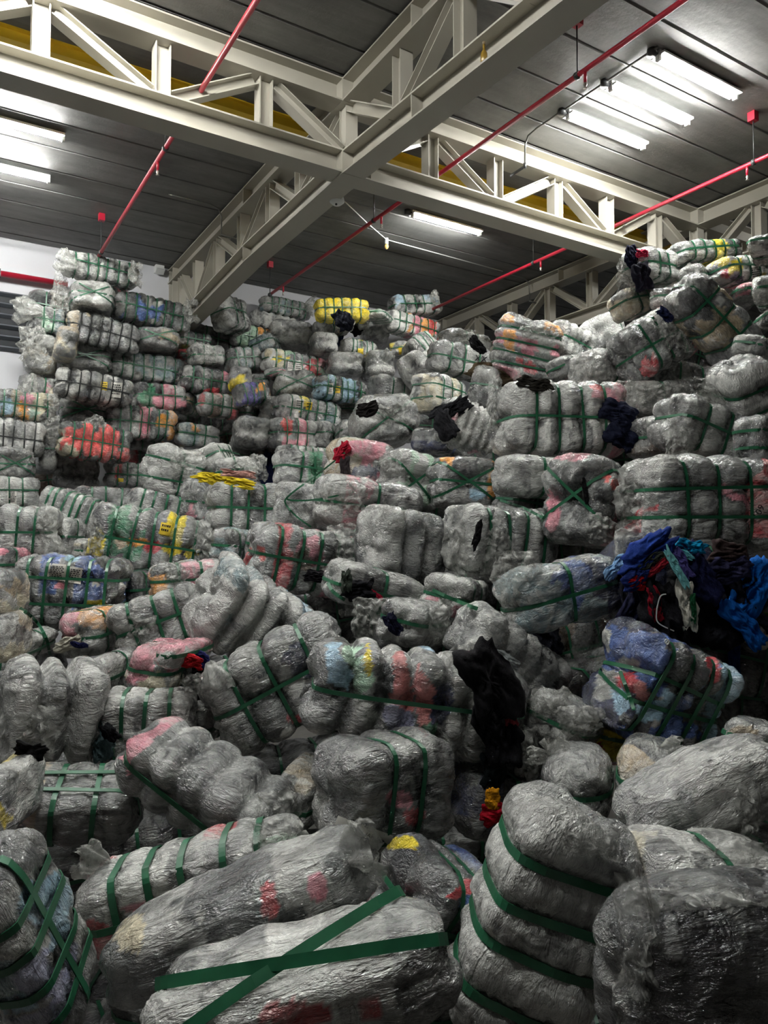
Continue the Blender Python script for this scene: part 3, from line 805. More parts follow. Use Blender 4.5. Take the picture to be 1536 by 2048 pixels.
def tuft(key, cx, cy, ln, w, ang, z=None, seed=0, neck=.25, mat=None, name='plastic_tail', face=.25):
    """gathered bag end flaring out from a neck; ang: image direction it points to (0 = right, 90 = down)"""
    rng = np.random.RandomState(seed + int(cx * 3)); so = rng.uniform(-50, 50, 3)
    if z is None: z = min(surf_z(cx, cy, BALES[key]['z'] - .1), BALES[key]['z'])
    nt, na = 12, 36
    t = np.linspace(0, 1, nt); a = np.linspace(0, 2 * math.pi, na, endpoint=False); T, A = np.meshgrid(t, a, indexing='ij'); T, A = T.ravel(), A.ravel()
    W, Ln = w * z / FPX / 2, ln * z / FPX
    ph = rng.uniform(0, 6); kf = rng.randint(5, 8)
    rad = W * (neck + (1 - neck) * np.clip(T * 1.25, 0, 1) ** .7) * (1 + (.30 * np.sin(A * kf + ph) + .16 * np.sin(A * (kf + 4) + 2 * ph)) * (.4 + .6 * T)) * (1 - .25 * np.clip((T - .8) / .2, 0, 1))
    ca, sa = math.cos(math.radians(ang)), math.sin(math.radians(ang))
    d = RT * ca - UP * sa - FW * face; d /= np.linalg.norm(d); e1 = np.cross(d, FW); e1 /= np.linalg.norm(e1); e2 = np.cross(d, e1)
    q = np.outer(T * Ln * (1 + .12 * np.sin(A * 3 + ph)), d) + np.outer(rad * np.cos(A), e1) + np.outer(rad * np.sin(A) * .62, e2)
    q += np.stack([noise(q * (2.2 / W) + so + 9 * k) for k in range(3)], 1) * .28 * W * T[:, None]
    pw = P(cx, cy, z) - d * Ln * .5 + q
    i, k = np.meshgrid(np.arange(nt - 1), np.arange(na), indexing='ij'); i, k = i.ravel(), k.ravel(); k2 = (k + 1) % na
    f = np.stack([i * na + k, i * na + k2, (i + 1) * na + k2, (i + 1) * na + k], 1)
    b = BALES[key]
    return add(name, mesh_np(name, local(key, pw), f), mat or M_FILM, b['t'])
def garment(cx, cy, w, h, roll, rgb, label, z=None, dz=0.0, thick=.5, fold=1.0, seed=0, name='loose_garment', cat='clothing', group='loose clothes spilling from the bales', yaw=0):
    """crumpled piece of clothing: front of deep folds running along its length, soft back, ragged outline"""
    rng = np.random.RandomState(seed + int(cx * 5 + cy)); so = rng.uniform(-50, 50, 3)
    if z is None: z = surf_z(cx, cy, 5.0) - dz
    nr, na = 14, 56
    W, H = w * z / FPX / 2, h * z / FPX / 2; s = min(W, H)
    a = np.linspace(0, 2 * math.pi, na, endpoint=False)
    r = np.linspace(0, 1, nr + 1)[1:] ** .85
    R_, A_ = np.meshgrid(r, a, indexing='ij')
    sq = 1 / np.maximum(np.abs(np.cos(a)), np.abs(np.sin(a))) ** .62
    ring = np.stack([np.cos(a), np.sin(a), a * 0], 1)
    out = sq * (1 + .30 * noise(ring * 1.7 + so) + .14 * noise(ring * 5 + so))
    x = np.concatenate([[0], (R_ * np.cos(A_) * out).ravel()]) * W; y = np.concatenate([[0], (R_ * np.sin(A_) * out).ravel()]) * H
    y += noise(np.stack([x * (1.1 / max(W, H)), x * 0, x * 0], 1) + so) * .5 * H
    rr = np.concatenate([[0], R_.ravel()])
    q2 = np.stack([x, y, x * 0], 1)
    wv = noise(q2 * (1.3 / s) + so)
    f1 = np.abs(noise(np.stack([x * (.7 / s), y * (2.3 / s) + wv * .8, x * 0 + so[0]], 1)))
    f2 = np.abs(noise(np.stack([x * (2.0 / s) + wv, y * (5.0 / s), x * 0 - so[1]], 1)))
    body = np.sqrt(np.clip(1 - rr ** 2.6, 0, 1))
    front = s * thick * (body * (1.15 - 1.7 * f1 * fold - .5 * f2 * fold) + .5 * noise(q2 * (.9 / s) - so) * body)
    backz = -s * thick * .5 * body
    n0 = len(x)
    edge = np.concatenate([[False], (R_ > .999).ravel()])
    v = np.concatenate([np.stack([x, -front, -y], 1), np.stack([x, -backz, -y], 1)])
    f = []
    for base, flip in ((0, False), (n0, True)):
        for k in range(na):
            t = (base, base + 1 + (k + 1) % na, base + 1 + k); f.append(t[::-1] if flip else t)
        for i in range(nr - 1):
            for k in range(na):
                a0, a1, b0, b1 = [base + 1 + i * na + k, base + 1 + i * na + (k + 1) % na, base + 1 + (i + 1) * na + k, base + 1 + (i + 1) * na + (k + 1) % na]
                for t in ((a0, b1, b0), (a0, a1, b1)): f.append(t[::-1] if flip else t)
    e0 = 1 + (nr - 1) * na
    for k in range(na):
        p, p2 = e0 + k, e0 + (k + 1) % na
        f += [(p, p2, n0 + p2), (p, n0 + p2, n0 + p)]
    v[e0:e0 + na, 1] -= .004; v[n0 + e0:n0 + e0 + na, 1] += .004
    M = orient(yaw, roll, 0)
    t = empty(name, P(cx, cy, z), M)
    add('fabric', mesh_np('fabric', v, np.array(f)), cloth(rgb), t)
    tag(t, label, cat, group)
    BALES[label] = dict(t=t, c=P(cx, cy, z), M=M, z=z)
    return t
def sheet(key, cx, cy, w, h, roll, mat, name='paper_label', lines=0, text=None):
    """paper label under the film: laid on the body's surface"""
    b = BALES[key]; bv = BVHTree.FromPolygons((b['v'] @ b['M'].T + b['c']).tolist(), b['f'].tolist())
    a = math.radians(roll); nx, ny = 8, 6; pts = []
    def hit(px, py, off):
        r = ray(px, py); r = r / np.linalg.norm(r)
        q = bv.ray_cast(Vector(CAM), Vector(r))
        if q[0] is None: return P(px, py, b['z'])
        return np.array(q[0]) - r * off
    def at(u, v_, off):
        return hit(cx + u * w * math.cos(a) - v_ * h * math.sin(a), cy + u * w * math.sin(a) + v_ * h * math.cos(a), off)
    for j in range(ny + 1):
        for i in range(nx + 1): pts.append(at(i / nx - .5, j / ny - .5, .006))
    f = [(j * (nx + 1) + i, (j + 1) * (nx + 1) + i, (j + 1) * (nx + 1) + i + 1, j * (nx + 1) + i + 1) for j in range(ny) for i in range(nx)]
    o = add(name, mesh_np(name, local(key, np.array(pts)), np.array(f)), mat, b['t'])
    if lines:
        vs, fs = [], []
        rg = random.Random(int(cx))
        for j in range(lines):
            v0 = -.36 + .72 * j / lines; u = -.38
            while u < .32:
                l_ = rg.uniform(.06, .16); k0 = len(vs)
                vs += [at(u, v0, .010), at(u, v0 + .36 / lines, .010), at(u + l_, v0 + .36 / lines, .010), at(u + l_, v0, .010)]; fs.append((k0, k0 + 1, k0 + 2, k0 + 3)); u += l_ + .05
        add('printed_lines', mesh_np('printed_lines', local(key, np.array(vs)), np.array(fs), False), M_INK, o)
    if text:
        for (tx, u, v_, size) in text:
            cu = bpy.data.curves.new('lettering', 'FONT'); cu.body = tx; cu.align_x = 'CENTER'; cu.align_y = 'CENTER'; cu.resolution_u = 2
            to = bpy.data.objects.new('lettering', cu); COL.objects.link(to); dg = bpy.context.evaluated_depsgraph_get()
            me = bpy.data.meshes.new_from_object(to.evaluated_get(dg)); bpy.data.objects.remove(to); me.name = 'lettering'
            for vv in me.vertices:
                x, y = u * w + vv.co.x * size, v_ * h - vv.co.y * size
                px, py = cx + x * math.cos(a) - y * math.sin(a), cy + x * math.sin(a) + y * math.cos(a)
                vv.co = Vector(local(key, hit(px, py, .012)[None])[0])
            me.materials.clear(); add('lettering', me, M_INK, o)
    return o

def ribbon(key, path, width, off=.012, mat=None, name='loose_strap', steps=14, z=None):
    """flat band laid over whatever lies under the path, or hanging free where z is given"""
    pts = []; path = [np.array(p, float) for p in path]
    n = len(path)
    for t in np.linspace(0, n - 1, steps * (n - 1) + 1):
        i = int(np.clip(math.floor(t), 0, n - 2)); u = t - i
        p0, p1, p2, p3 = path[max(i - 1, 0)], path[i], path[i + 1], path[min(i + 2, n - 1)]
        pts.append(.5 * (2 * p1 + (p2 - p0) * u + (2 * p0 - 5 * p1 + 4 * p2 - p3) * u * u + (3 * p1 - p0 - 3 * p2 + p3) * u ** 3))
    zz = np.array([surf_z(p[0], p[1], BALES[key]['z']) if z is None else z for p in pts])
    if z is None:
        for _ in range(3): zz = np.minimum(zz, np.convolve(np.pad(zz, 2, 'edge'), np.ones(5) / 5, 'valid'))
    w3 = np.array([P(p[0], p[1], q - off) for p, q in zip(pts, zz)])
    vs = []
    for i in range(len(pts)):
        d = pts[min(i + 1, len(pts) - 1)] - pts[max(i - 1, 0)]; d /= np.linalg.norm(d)
        sd = RT * (-d[1]) - UP * d[0]; sd = sd / np.linalg.norm(sd)
        vs += [w3[i] - sd * width / 2 + FW * .002, w3[i] + sd * width / 2 + FW * .002, w3[i] + sd * width / 2 - FW * .002, w3[i] - sd * width / 2 - FW * .002]
    f = []
    for i in range(len(pts) - 1):
        for k in range(4): f.append((i * 4 + k, i * 4 + (k + 1) % 4, i * 4 + 4 + (k + 1) % 4, i * 4 + 4 + k))
    return add(name, mesh_np(name, local(key, np.array(vs)), np.array(f), False), mat or M_STRAP, BALES[key]['t'])
def ink(key, cx, cy, text, size, roll=0, mat=None):
    a = math.radians(roll)
    cu = bpy.data.curves.new('lettering', 'FONT'); cu.body = text; cu.align_x = 'CENTER'; cu.align_y = 'CENTER'; cu.resolution_u = 2
    to = bpy.data.objects.new('lettering', cu); COL.objects.link(to); dg = bpy.context.evaluated_depsgraph_get()
    me = bpy.data.meshes.new_from_object(to.evaluated_get(dg)); bpy.data.objects.remove(to)
    me.name = 'lettering'; b = BALES[key]; bv = BVHTree.FromPolygons((b['v'] @ b['M'].T + b['c']).tolist(), b['f'].tolist())
    for vv in me.vertices:
        x, y = vv.co.x * size, -vv.co.y * size
        px, py = cx + x * math.cos(a) - y * math.sin(a), cy + x * math.sin(a) + y * math.cos(a)
        r = ray(px, py); r = r / np.linalg.norm(r); h = bv.ray_cast(Vector(CAM), Vector(r))
        w3 = (np.array(h[0]) - r * .012) if h[0] is not None else P(px, py, b['z'])
        vv.co = Vector(local(key, w3[None])[0])
    me.materials.clear(); return add('lettering', me, mat or M_INK, b['t'])

# ------------------------------------------------------------------ the bales, far to near
S_, E_ = 31.6, 121.6     # lying along / pointing at the end wall
W1 = 'bales stacked against the end wall'
def BW(*a, **k): k.setdefault('group', W1); k.setdefault('sw', .017); return B(*a, **k)
# tall stack at the left
BW('L1', 200, 540, 150, 70, 3, S_, 10.9, 6, 1, 'wxcwgdgd', 'pale wrapped bale topmost of the tall left stack, white and cream sections', film=.45)
BW('L2', 183, 600, 92, 80, 0, E_, 10.9, 0, 1, 'gwx', 'bale end with hanging torn plastic, just under the topmost left bale', E=1, X=1)
BW('L3', 203, 667, 146, 74, 8, S_, 10.8, 6, 1, 'tgdgdgg', 'grey brown bale in a grid of black straps, third down the left stack', K=1, film=.3)
BW('L3b', 132, 690, 44, 72, 10, E_, 10.7, 0, 1, 'ctt', 'peach coloured bulging bale end beside the black strapped grey brown bale', E=1, film=.4, bare='g')
BW('L4', 172, 721, 102, 70, 0, E_, 10.9, 0, 1, 'gxg', 'grey rolled bale end with torn flap, above the white bale with a yellow label', E=1, X=1)
BW('L5', 186, 776, 150, 68, 6, S_, 10.8, 6, 1, 'wwwkgwdg', 'white bale with yellow and printed labels in the left stack', K=1, film=.35)
BW('L6', 168, 824, 102, 66, 2, E_, 10.8, 0, 1, 'dgx', 'dull grey bale end directly above the red bale', E=1, X=1)
BW('L7', 188, 885, 142, 76, 5, S_, 10.35, 6, 1, 'cssssdd', 'salmon red bale low in the left stack', film=.2, spots=[(190,876,58,20,'s'),(205,900,40,14,'s'),(140,905,16,14,'c')])
BW('L8', 152, 940, 94, 72, 2, E_, 10.6, 0, 2, 'dgx', 'bale end of three folded layers below the red bale', E=1, bare='g')
BW('L9', 94, 642, 74, 60, 3, S_, 10.9, 2, 1, 'xma', 'green tinted bale with loose plastic, standing out at the far left', film=.55)
BW('L10', 80, 716, 64, 92, 0, E_, 10.9, 0, 1, 'gtg', 'drooping grey brown bale end wrapped in torn plastic at the far left', E=1, film=.7, bare='g')
BW('L10b', 85, 776, 92, 46, 5, S_, 10.9, 3, 0, 'gtpg', 'low grey pink bale at the foot of the drooping plastic far left')
BW('L10c', 138, 760, 40, 62, 0, E_, 10.9, 0, 1, 'ug', 'narrow ribbed brown bale end beside the white labelled bale', E=1, bare='g')
# second column
BW('M1', 303, 626, 154, 76, 5, S_, 11.5, 7, 1, 'gdkbddgg', 'dark bale with blue patches just left of where the middle truss ends', film=.2, spots=[(283,620,14,20,'b'),(310,625,14,16,'b'),(312,610,8,6,'w'),(308,643,6,6,'w')])
BW('M1b', 240, 585, 50, 32, 20, S_, 11.6, 1, 0, 'gpw', 'small pinkish wrapped bundle wedged beside the topmost left bale')
BW('M2', 313, 684, 88, 60, 0, E_, 11.5, 0, 0, 'gtg', 'crinkled grey bale end with a diagonal strap, below the dark blue patched bale', E=1, X=1)
BW('M3', 291, 737, 146, 68, 2, S_, 11.4, 6, 1, 'gxgaaag', 'bluish grey bale in the second stack beside the white labelled bale', film=.35)
BW('M4', 318, 795, 104, 60, 0, S_, 11.4, 3, 1, 'kGpp', 'dark bale with a green section and pale pink end, in the second stack', film=.35, spots=[(290,795,14,20,'G'),(325,805,18,18,'p')])
BW('M5', 281, 846, 134, 70, 3, S_, 11.3, 6, 1, 'dgwpdgo', 'grey bale with an orange yellow patch at its right end', film=.3, spots=[(325,838,14,12,'o'),(290,818,14,6,'p')])
BW('M6', 302, 886, 104, 38, 3, S_, 11.3, 3, 0, 'gx', 'flat grey bale squeezed under the orange patched bale')
BW('M7', 250, 950, 82, 52, 2, S_, 10.9, 3, 1, 'gdgx', 'small grey bale with a bright pink stripe at the stack foot', film=.4, spots=[(236,942,9,16,'r')])
BW('M8', 285, 915, 70, 40, 0, S_, 11.5, 2, 0, 'rdg', 'dark red bundle in the gap right of the red bale')
# third column, under the truss end
BW('N1', 386, 683, 68, 40, 4, S_, 12.0, 3, 1, 'kdkd', 'dark bale peeping out below the end of the middle truss', film=.2)
BW('N2', 366, 717, 34, 36, 0, E_, 11.9, 0, 1, 'ry', 'small red and yellow bale end left of the torn white bundle', E=1, film=.3)
BW('N3', 412, 712, 74, 48, -5, S_, 11.8, 2, 1, 'wxg', 'pale bundle in torn open plastic, below the truss end', film=.6)
BW('N4', 407, 762, 98, 60, 3, S_, 11.8, 4, 1, 'dkdkp', 'blackish green bale with a pink corner, third column', film=.2, spots=[(420,783,14,6,'r')])
BW('N5', 378, 810, 48, 48, 3, S_, 11.8, 2, 1, 'dtd', 'small dark bale with a mustard patch next to the pink corner bale', film=.3)
BW('N6', 436, 812, 82, 50, 4, S_, 11.7, 3, 1, 'gugr', 'brownish grey bale with a red stripe in the third column', film=.4)
BW('N7', 402, 845, 118, 36, 2, S_, 11.9, 4, 0, 'dkd', 'long dark flat bale under the red striped bale', film=.2)
BW('N8', 394, 872, 86, 48, 6, S_, 11.2, 2, 1, 'agxo', 'grey bale with blue and orange spots above the silver sack')
BW('N9', 330, 870, 44, 40, 0, E_, 11.6, 0, 1, 'gd', 'little grey bale end right of the orange patched bale', E=1)
BW('N10', 455, 770, 40, 50, 0, E_, 12.2, 0, 1, 'dk', 'dim dark bale end between the third column and the olive striped end', E=1, film=.2)
# front left
BW('F1', 48, 812, 128, 64, 2, S_, 10.0, 5, 1, 'lmtoccx', 'patterned bale of peach, blue and cream at the left edge', film=.3, spots=[(45,815,9,20,'o'),(60,800,16,12,'p'),(85,808,20,18,'c'),(15,810,12,20,'l')])
BW('F2', 24, 874, 128, 74, 4, S_, 9.9, 5, 1, 'xwgxg', 'silver grey bale with black straps at the left edge', K=1, film=.5)
BW('F3', 26, 930, 88, 66, 0, E_, 9.8, 0, 1, 'gxg', 'grey bale end with crossed green straps at the left edge', E=1, X=1)
BW('F4', 30, 984, 96, 60, 0, S_, 9.0, 2, 1, 'xwg', 'white bale with a printed list label at the left edge', film=.5)
BW('F5', 92, 905, 44, 80, 0, E_, 10.3, 0, 1, 'dg', 'dark bale end in the gap left of the red bale', E=1, film=.2)
# centre stacks
BW('S1', 458, 630, 74, 84, -14, 70, 12.2, 2, 1, 'xgag', 'grey green bale leaning beside the foot of the middle truss', film=.6)
BW('S2', 570, 617, 102, 48, 2, S_, 13.3, 6, 1, 'daadgg', 'dark grey green bale on top of the centre stack, in front of the white wall', film=.4)
BW('S3', 545, 646, 92, 46, 3, S_, 13.0, 5, 0, 'xwxwx', 'bright silver bale just under the top centre bale', film=.6, bare='n')
BW('S4', 498, 676, 86, 56, 4, S_, 12.6, 4, 1, 'wmmwo', 'mint green and white bale with an orange end', film=.3, spots=[(490,670,16,24,'m'),(503,682,14,18,'m'),(520,660,9,8,'o')])
BW('S5', 580, 675, 92, 66, 0, E_, 12.7, 0, 2, 'xwg', 'silver bale end of fat rolls right of the mint bale', E=1, bare='g')
BW('S5b', 530, 692, 60, 44, -20, S_, 12.5, 2, 0, 'aaa', 'grey green bundle tucked below the silver rolls')
BW('S6', 683, 622, 104, 54, -3, 12, 12.4, 5, 1, 'yyyyy', 'bright yellow bale on the skyline of the centre stacks', film=.03, mono=1)
BW('S6b', 724, 640, 38, 52, -16, E_, 12.7, 0, 2, 'wlwo', 'white bale end with teal and orange stripes behind the yellow bale', E=1, film=.3)
BW('S8', 758, 634, 52, 30, 0, S_, 13.0, 3, 0, 'wmw', 'pale green and white bale between the yellow bale and the skyline right end')
BW('S9', 829, 612, 102, 54, -10, S_, 13.2, 4, 1, 'gxwlw', 'white bale with pale blue patches, highest at the right end of the wall stacks', film=.4)
BW('S10', 822, 653, 112, 58, 6, S_, 12.8, 6, 1, 'wxwpos', 'white bale with a pink and orange patterned right end', film=.3, spots=[(835,660,8,24,'p'),(850,655,8,24,'o'),(865,650,8,24,'s'),(800,652,22,22,'w')])
BW('S11', 749, 668, 56, 58, 0, E_, 12.9, 0, 1, 'gx', 'grey bale end left of the pink and orange patterned bale', E=1, bare='g')
BW('S12', 664, 655, 74, 46, -18, S_, 12.8, 2, 0, 'gtx', 'dull grey bale under the yellow one, with dark clothes spilling over it')
BW('S13', 484, 721, 76, 54, -12, S_, 12.3, 3, 1, 'dag', 'dark slanted bale below the mint bale', film=.3)
BW('S14', 586, 729, 122, 56, 4, S_, 12.2, 6, 1, 'wcmwwrp', 'white bale with printed lists and a red pink end in the centre stack', film=.3, spots=[(560,718,14,6,'y'),(622,735,10,22,'r'),(632,748,14,8,'r')])
BW('S14b', 519, 742, 42, 58, 10, E_, 12.2, 0, 1, 'xp', 'white and pink bale end left of the printed list bale', E=1, bare='g')
BW('S15', 645, 695, 58, 58, 0, E_, 12.5, 0, 1, 'xwx', 'silver crinkled bale end under the spilled dark clothes', E=1, bare='g')
BW('S16', 715, 697, 72, 40, 3, S_, 12.5, 5, 0, 'xwywx', 'narrow silver bale with a yellow label right of the dark clothes', film=.5)
BW('S17', 688, 735, 76, 58, 0, E_, 12.2, 0, 1, 'gxd', 'fat grey bale end below the narrow silver bale', E=1, bare='g')
BW('S18', 756, 736, 66, 66, 0, E_, 12.2, 0, 2, 'xgx', 'silver bale end of three rolls right of the fat grey bale end', E=1, bare='g')
BW('S19', 806, 702, 50, 38, -4, S_, 12.6, 3, 0, 'xyg', 'small silver bale with a yellow label at the right of the stacks')
BW('S20', 842, 700, 70, 60, -38, S_, 12.2, 3, 0, 'xgx', 'silver folded bale slanting beside the small yellow labelled bale')
BW('S20b', 850, 740, 74, 60, -46, S_, 11.6, 3, 0, 'xwx', 'lower silver folded bale slanting down to the grid strapped cream bale')
BW('S21', 477, 763, 48, 58, 0, E_, 12.0, 2, 0, 'ygg', 'upright bale end with a yellow olive stripe', E=1, X=0, film=.35)
BW('S22', 516, 770, 44, 42, 0, E_, 12.1, 0, 1, 'gx', 'small grey bale end right of the olive striped end', E=1)
BW('S23', 556, 749, 50, 28, -12, S_, 11.9, 1, 0, 'pgx', 'thin pinkish roll lying below the printed list bale')
BW('S24', 590, 772, 86, 60, -4, E_, 11.7, 0, 0, 'gxg', 'rounded grey bale end with crossed straps in the middle of the centre stack', E=1, X=1)
BW('S25', 678, 781, 104, 58, 4, S_, 11.7, 6, 1, 'llwlldg', 'light blue bale with a yellow label in the centre stack', film=.2, spots=[(645,780,14,20,'l'),(700,785,12,18,'l')])
BW('S26', 698, 822, 60, 46, 4, S_, 11.8, 2, 1, 'gxg', 'grey crumpled bale below the light blue bale')
BW('S27', 502, 789, 72, 50, -13, S_, 11.6, 4, 0, 'dvvdo', 'dark bale with violet stripes and an orange end', film=.2, spots=[(500,795,18,18,'v'),(522,775,10,10,'o')])
BW('S28', 614, 824, 134, 62, 7, S_, 11.2, 6, 1, 'gwygdag', 'dark grey bale with white and yellow labels in the centre stack', film=.3)
BW('S29', 540, 824, 48, 60, 5, E_, 11.4, 0, 1, 'ug', 'brownish bale end left of the white and yellow labelled grey bale', E=1, bare='g')
BW('S31', 492, 832, 62, 46, 0, S_, 11.4, 2, 0, 'gxg', 'small grey bale under the violet striped bale')
BW('S32', 502, 868, 72, 66, 3, E_, 11.0, 0, 1, 'dxg', 'grey bale end of two rolls low in the centre stack', E=1, bare='g')
BW('S33', 583, 869, 94, 66, 2, S_, 10.9, 3, 1, 'gppx', 'grey bale with a pink patch at the foot of the centre stack', film=.4, spots=[(575,850,14,14,'s'),(577,885,14,14,'p')])
BW('S34', 652, 872, 54, 56, 0, S_, 11.0, 2, 1, 'gxg', 'small grey grid strapped bale right of the pink patched bale')
BW('S35', 606, 906, 104, 30, 2, S_, 10.4, 6, 0, 'xwxwx', 'row of small silver bulges, a flat bale at the stack foot')
BW('S36', 688, 866, 36, 50, 0, E_, 10.6, 0, 1, 'wxw', 'pale rolled bale end left of the large torn sack', E=1)
BW('S37', 785, 779, 92, 54, 6, S_, 11.2, 2, 0, 'gxx', 'smooth grey bale resting behind the large torn sack')
BW('S38', 768, 844, 138, 108, -8, E_, 9.3, 0, 0, 'gxg', 'large grey sack with a torn dark hole and crossed green straps', E=1, X=1, film=.6, k=3.2)
BW('S39', 876, 792, 112, 88, 4, 50, 9.6, 3, 2, 'cwcx', 'cream white bale in a green strap grid right of the large torn sack', film=.5)
BW('S40', 868, 886, 84, 54, 3, 40, 9.0, 2, 0, 'nbk', 'dark blue bale half hidden under black clothes', film=.15)
BW('S41', 720, 880, 70, 50, 0, 40, 10.2, 2, 0, 'gxg', 'dim grey bale under the large torn sack')

# right hand heap, upper part
R1_ = 'bales on the right hand heap'
def BR(*a, **k): k.setdefault('group', R1_); return B(*a, **k)
BR('R1', 918, 722, 128, 74, 8, 20, 10.0, 3, 1, 'gxwg', 'grey bale with black scribble and green straps left of the tall ribbed bale', film=.5)
BR('R1b', 930, 684, 100, 50, 6, 30, 10.6, 2, 0, 'gxg', 'lumpy plastic topped bale with a black sleeve poking out', film=.8)
BR('R1c', 835, 745, 60, 80, -30, 60, 10.9, 1, 0, 'gx', 'grey folded bale between the wall stacks and the scribbled bale')
BR('R2', 1052, 700, 122, 132, -76, -12, 8.6, 4, 0, 'rxgpxo', 'tall ribbed bale with orange and red streaks on the right heap skyline', film=.45, wr=.8, spots=[(1020,680,14,20,'o'),(1055,705,10,12,'p'),(1060,735,12,10,'r'),(1040,720,9,7,'r')])
BR('R3', 1137, 688, 104, 88, 14, 35, 8.9, 4, 1, 'xwxwx', 'silver ribbed bale right of the orange streaked bale', film=.6, bare='n')
BR('R4', 1208, 668, 84, 74, -22, 40, 9.6, 3, 0, 'xwgx', 'silver bale slanting up behind the ribbed pair', film=.6)
BR('R4b', 1245, 715, 90, 60, -32, 40, 8.8, 3, 0, 'gxg', 'grey folded bale sloping up between the silver bale and the big slanted bale')
BR('R6', 970, 780, 66, 96, 12, 60, 8.6, 1, 0, 'gx', 'upright grey bale end under the camouflage cloth', k=3.4)
BR('R7', 936, 853, 122, 102, 18, 15, 7.8, 5, 0, 'xwxwpw', 'pale bale of slanting sausage like ribs left of the large pale bale', film=.5, bare='n')
BR('R8', 1118, 840, 262, 162, 0, 8, 6.7, 4, 1, 'xwwxwp', 'large pale bale with four green straps, its right end torn open', film=.55, res=1.2, spots=[(1206,786,30,13,'p'),(1195,775,18,8,'s')])
BR('R9', 1205, 738, 140, 84, -14, 20, 7.6, 1, 0, 'gxp', 'smooth grey sack lying on the large pale bale', film=.65, k=3.2)
BR('R9b', 1130, 738, 70, 50, -20, 30, 8.0, 4, 0, 'gpgx', 'small bale with red stripes tucked behind the smooth grey sack')
BR('R10', 1305, 688, 170, 112, -30, 10, 7.4, 3, 1, 'dgxgr', 'grey slanted bale with red at its right end, high on the right heap', film=.45, spots=[(1362,640,22,20,'r'),(1260,690,40,40,'d')])
BR('R11', 1440, 655, 236, 124, 42, 10, 7.0, 4, 1, 'kdtgt', 'long dark bale with a beige section sloping down to the right', film=.25, gy=0, spots=[(1437,650,52,36,'t'),(1392,600,46,42,'d'),(1490,690,30,30,'g')])
BR('R12', 1300, 535, 112, 84, -6, 35, 8.2, 2, 1, 'xgx', 'silver bale with dark clothes spilling from its left end, top of the right heap', film=.6)
BR('R13', 1405, 508, 150, 62, -12, 25, 8.2, 5, 1, 'dgwyxw', 'bale on the very top of the right heap, dark left and white right', film=.4, spots=[(1450,495,9,12,'y')])
BR('R14', 1482, 545, 136, 68, -8, 25, 7.8, 4, 1, 'xwrywg', 'white bale with yellow and red prints near the right edge top', film=.35, spots=[(1470,535,14,16,'y'),(1450,548,12,12,'r'),(1475,560,16,8,'n')])
BR('R15', 1283, 604, 130, 66, -20, 30, 8.0, 4, 1, 'cxtgg', 'bale of cream and tan sections below the spilling top bale', film=.4, spots=[(1290,600,14,18,'c'),(1258,615,10,14,'t')])
BR('R16', 1385, 560, 58, 66, -10, 60, 7.9, 0, 0, 'tgx', 'rounded brownish plastic sack among the top right bales', film=.6, k=2.8)
BR('R16b', 1345, 610, 90, 70, 10, 30, 7.9, 1, 0, 'xgd', 'grey lump of a bale under the brownish sack')
BR('R17', 1480, 602, 90, 66, 4, E_, 7.9, 0, 1, 'gxp', 'grey pink bale end under the yellow printed bale', E=1)
BR('R18', 1528, 500, 60, 60, 0, 40, 7.5, 1, 1, 'xgx', 'silver bale cut by the right edge, uppermost there')
BR('R18b', 1532, 588, 52, 70, 0, 40, 7.3, 1, 1, 'gx', 'grey bale cut by the right edge below the uppermost silver one')
BR('R19', 1526, 648, 60, 60, 0, E_, 7.4, 0, 1, 'dw', 'dark and white bale end at the right edge', E=1)
BR('R20', 1508, 712, 92, 78, 20, 30, 6.6, 1, 0, 'gx', 'film covered grey bale at the right edge below the dark and white end', film=.7)
BR('R21', 1492, 795, 160, 140, 64, 20, 6.0, 2, 0, 'wxwg', 'white and grey upright bale at the right edge with a dark groove', film=.5)
BR('R22', 1310, 800, 150, 74, -4, 10, 7.2, 1, 0, 'xg', 'flat bale smothered in loose white plastic right of the large pale bale', film=.8)
BR('R23', 1400, 862, 190, 124, 18, 15, 5.9, 2, 1, 'gxxg', 'sagging grey bale of thick folds in the dip of the right heap', film=.5)
BR('R24', 1512, 885, 90, 100, 0, 30, 5.7, 1, 2, 'gdg', 'ribbed grey bale at the right edge above the big grid strapped bale')
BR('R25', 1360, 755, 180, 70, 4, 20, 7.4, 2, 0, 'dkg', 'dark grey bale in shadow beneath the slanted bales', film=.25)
BR('R26', 1300, 878, 100, 84, 0, 30, 6.6, 1, 0, 'udg', 'dark brownish bale in the hollow right of the large pale bale', film=.35)

# middle ground
C_ = 'bales across the middle of the heap'
def BC(*a, **k): k.setdefault('group', C_); return B(*a, **k)
BC('C1', 605, 941, 112, 82, 4, 25, 8.0, 2, 1, 'xgGg', 'grey and dark green bale with a navy garment hanging at its left', film=.35)
BC('C2', 718, 930, 128, 100, 4, 40, 7.4, 0, 1, 'tpg', 'bale of pinkish top layer over dark folds with a red cloth edge', E=0, film=.5, spots=[(735,900,45,18,'p'),(735,945,30,20,'n'),(690,905,12,12,'r')], bare='g')
BC('C3', 812, 958, 122, 108, 6, 25, 7.0, 0, 1, 'xwm', 'lumpy white bale with crossed straps in the middle row', xs=1, film=.7, bare='g')
BC('C4', 928, 966, 140, 98, 4, 12, 6.8, 0, 1, 'gdgo', 'grey bale with crossed straps and a blue orange lower corner', xs=1, film=.45, spots=[(960,990,20,14,'l'),(985,985,8,18,'o'),(940,940,60,22,'d')])
BC('C5', 606, 1016, 110, 96, 6, 40, 6.9, 1, 0, 'xgx', 'smooth pale grey bale in the middle row with a loose strap loop on it', film=.6)
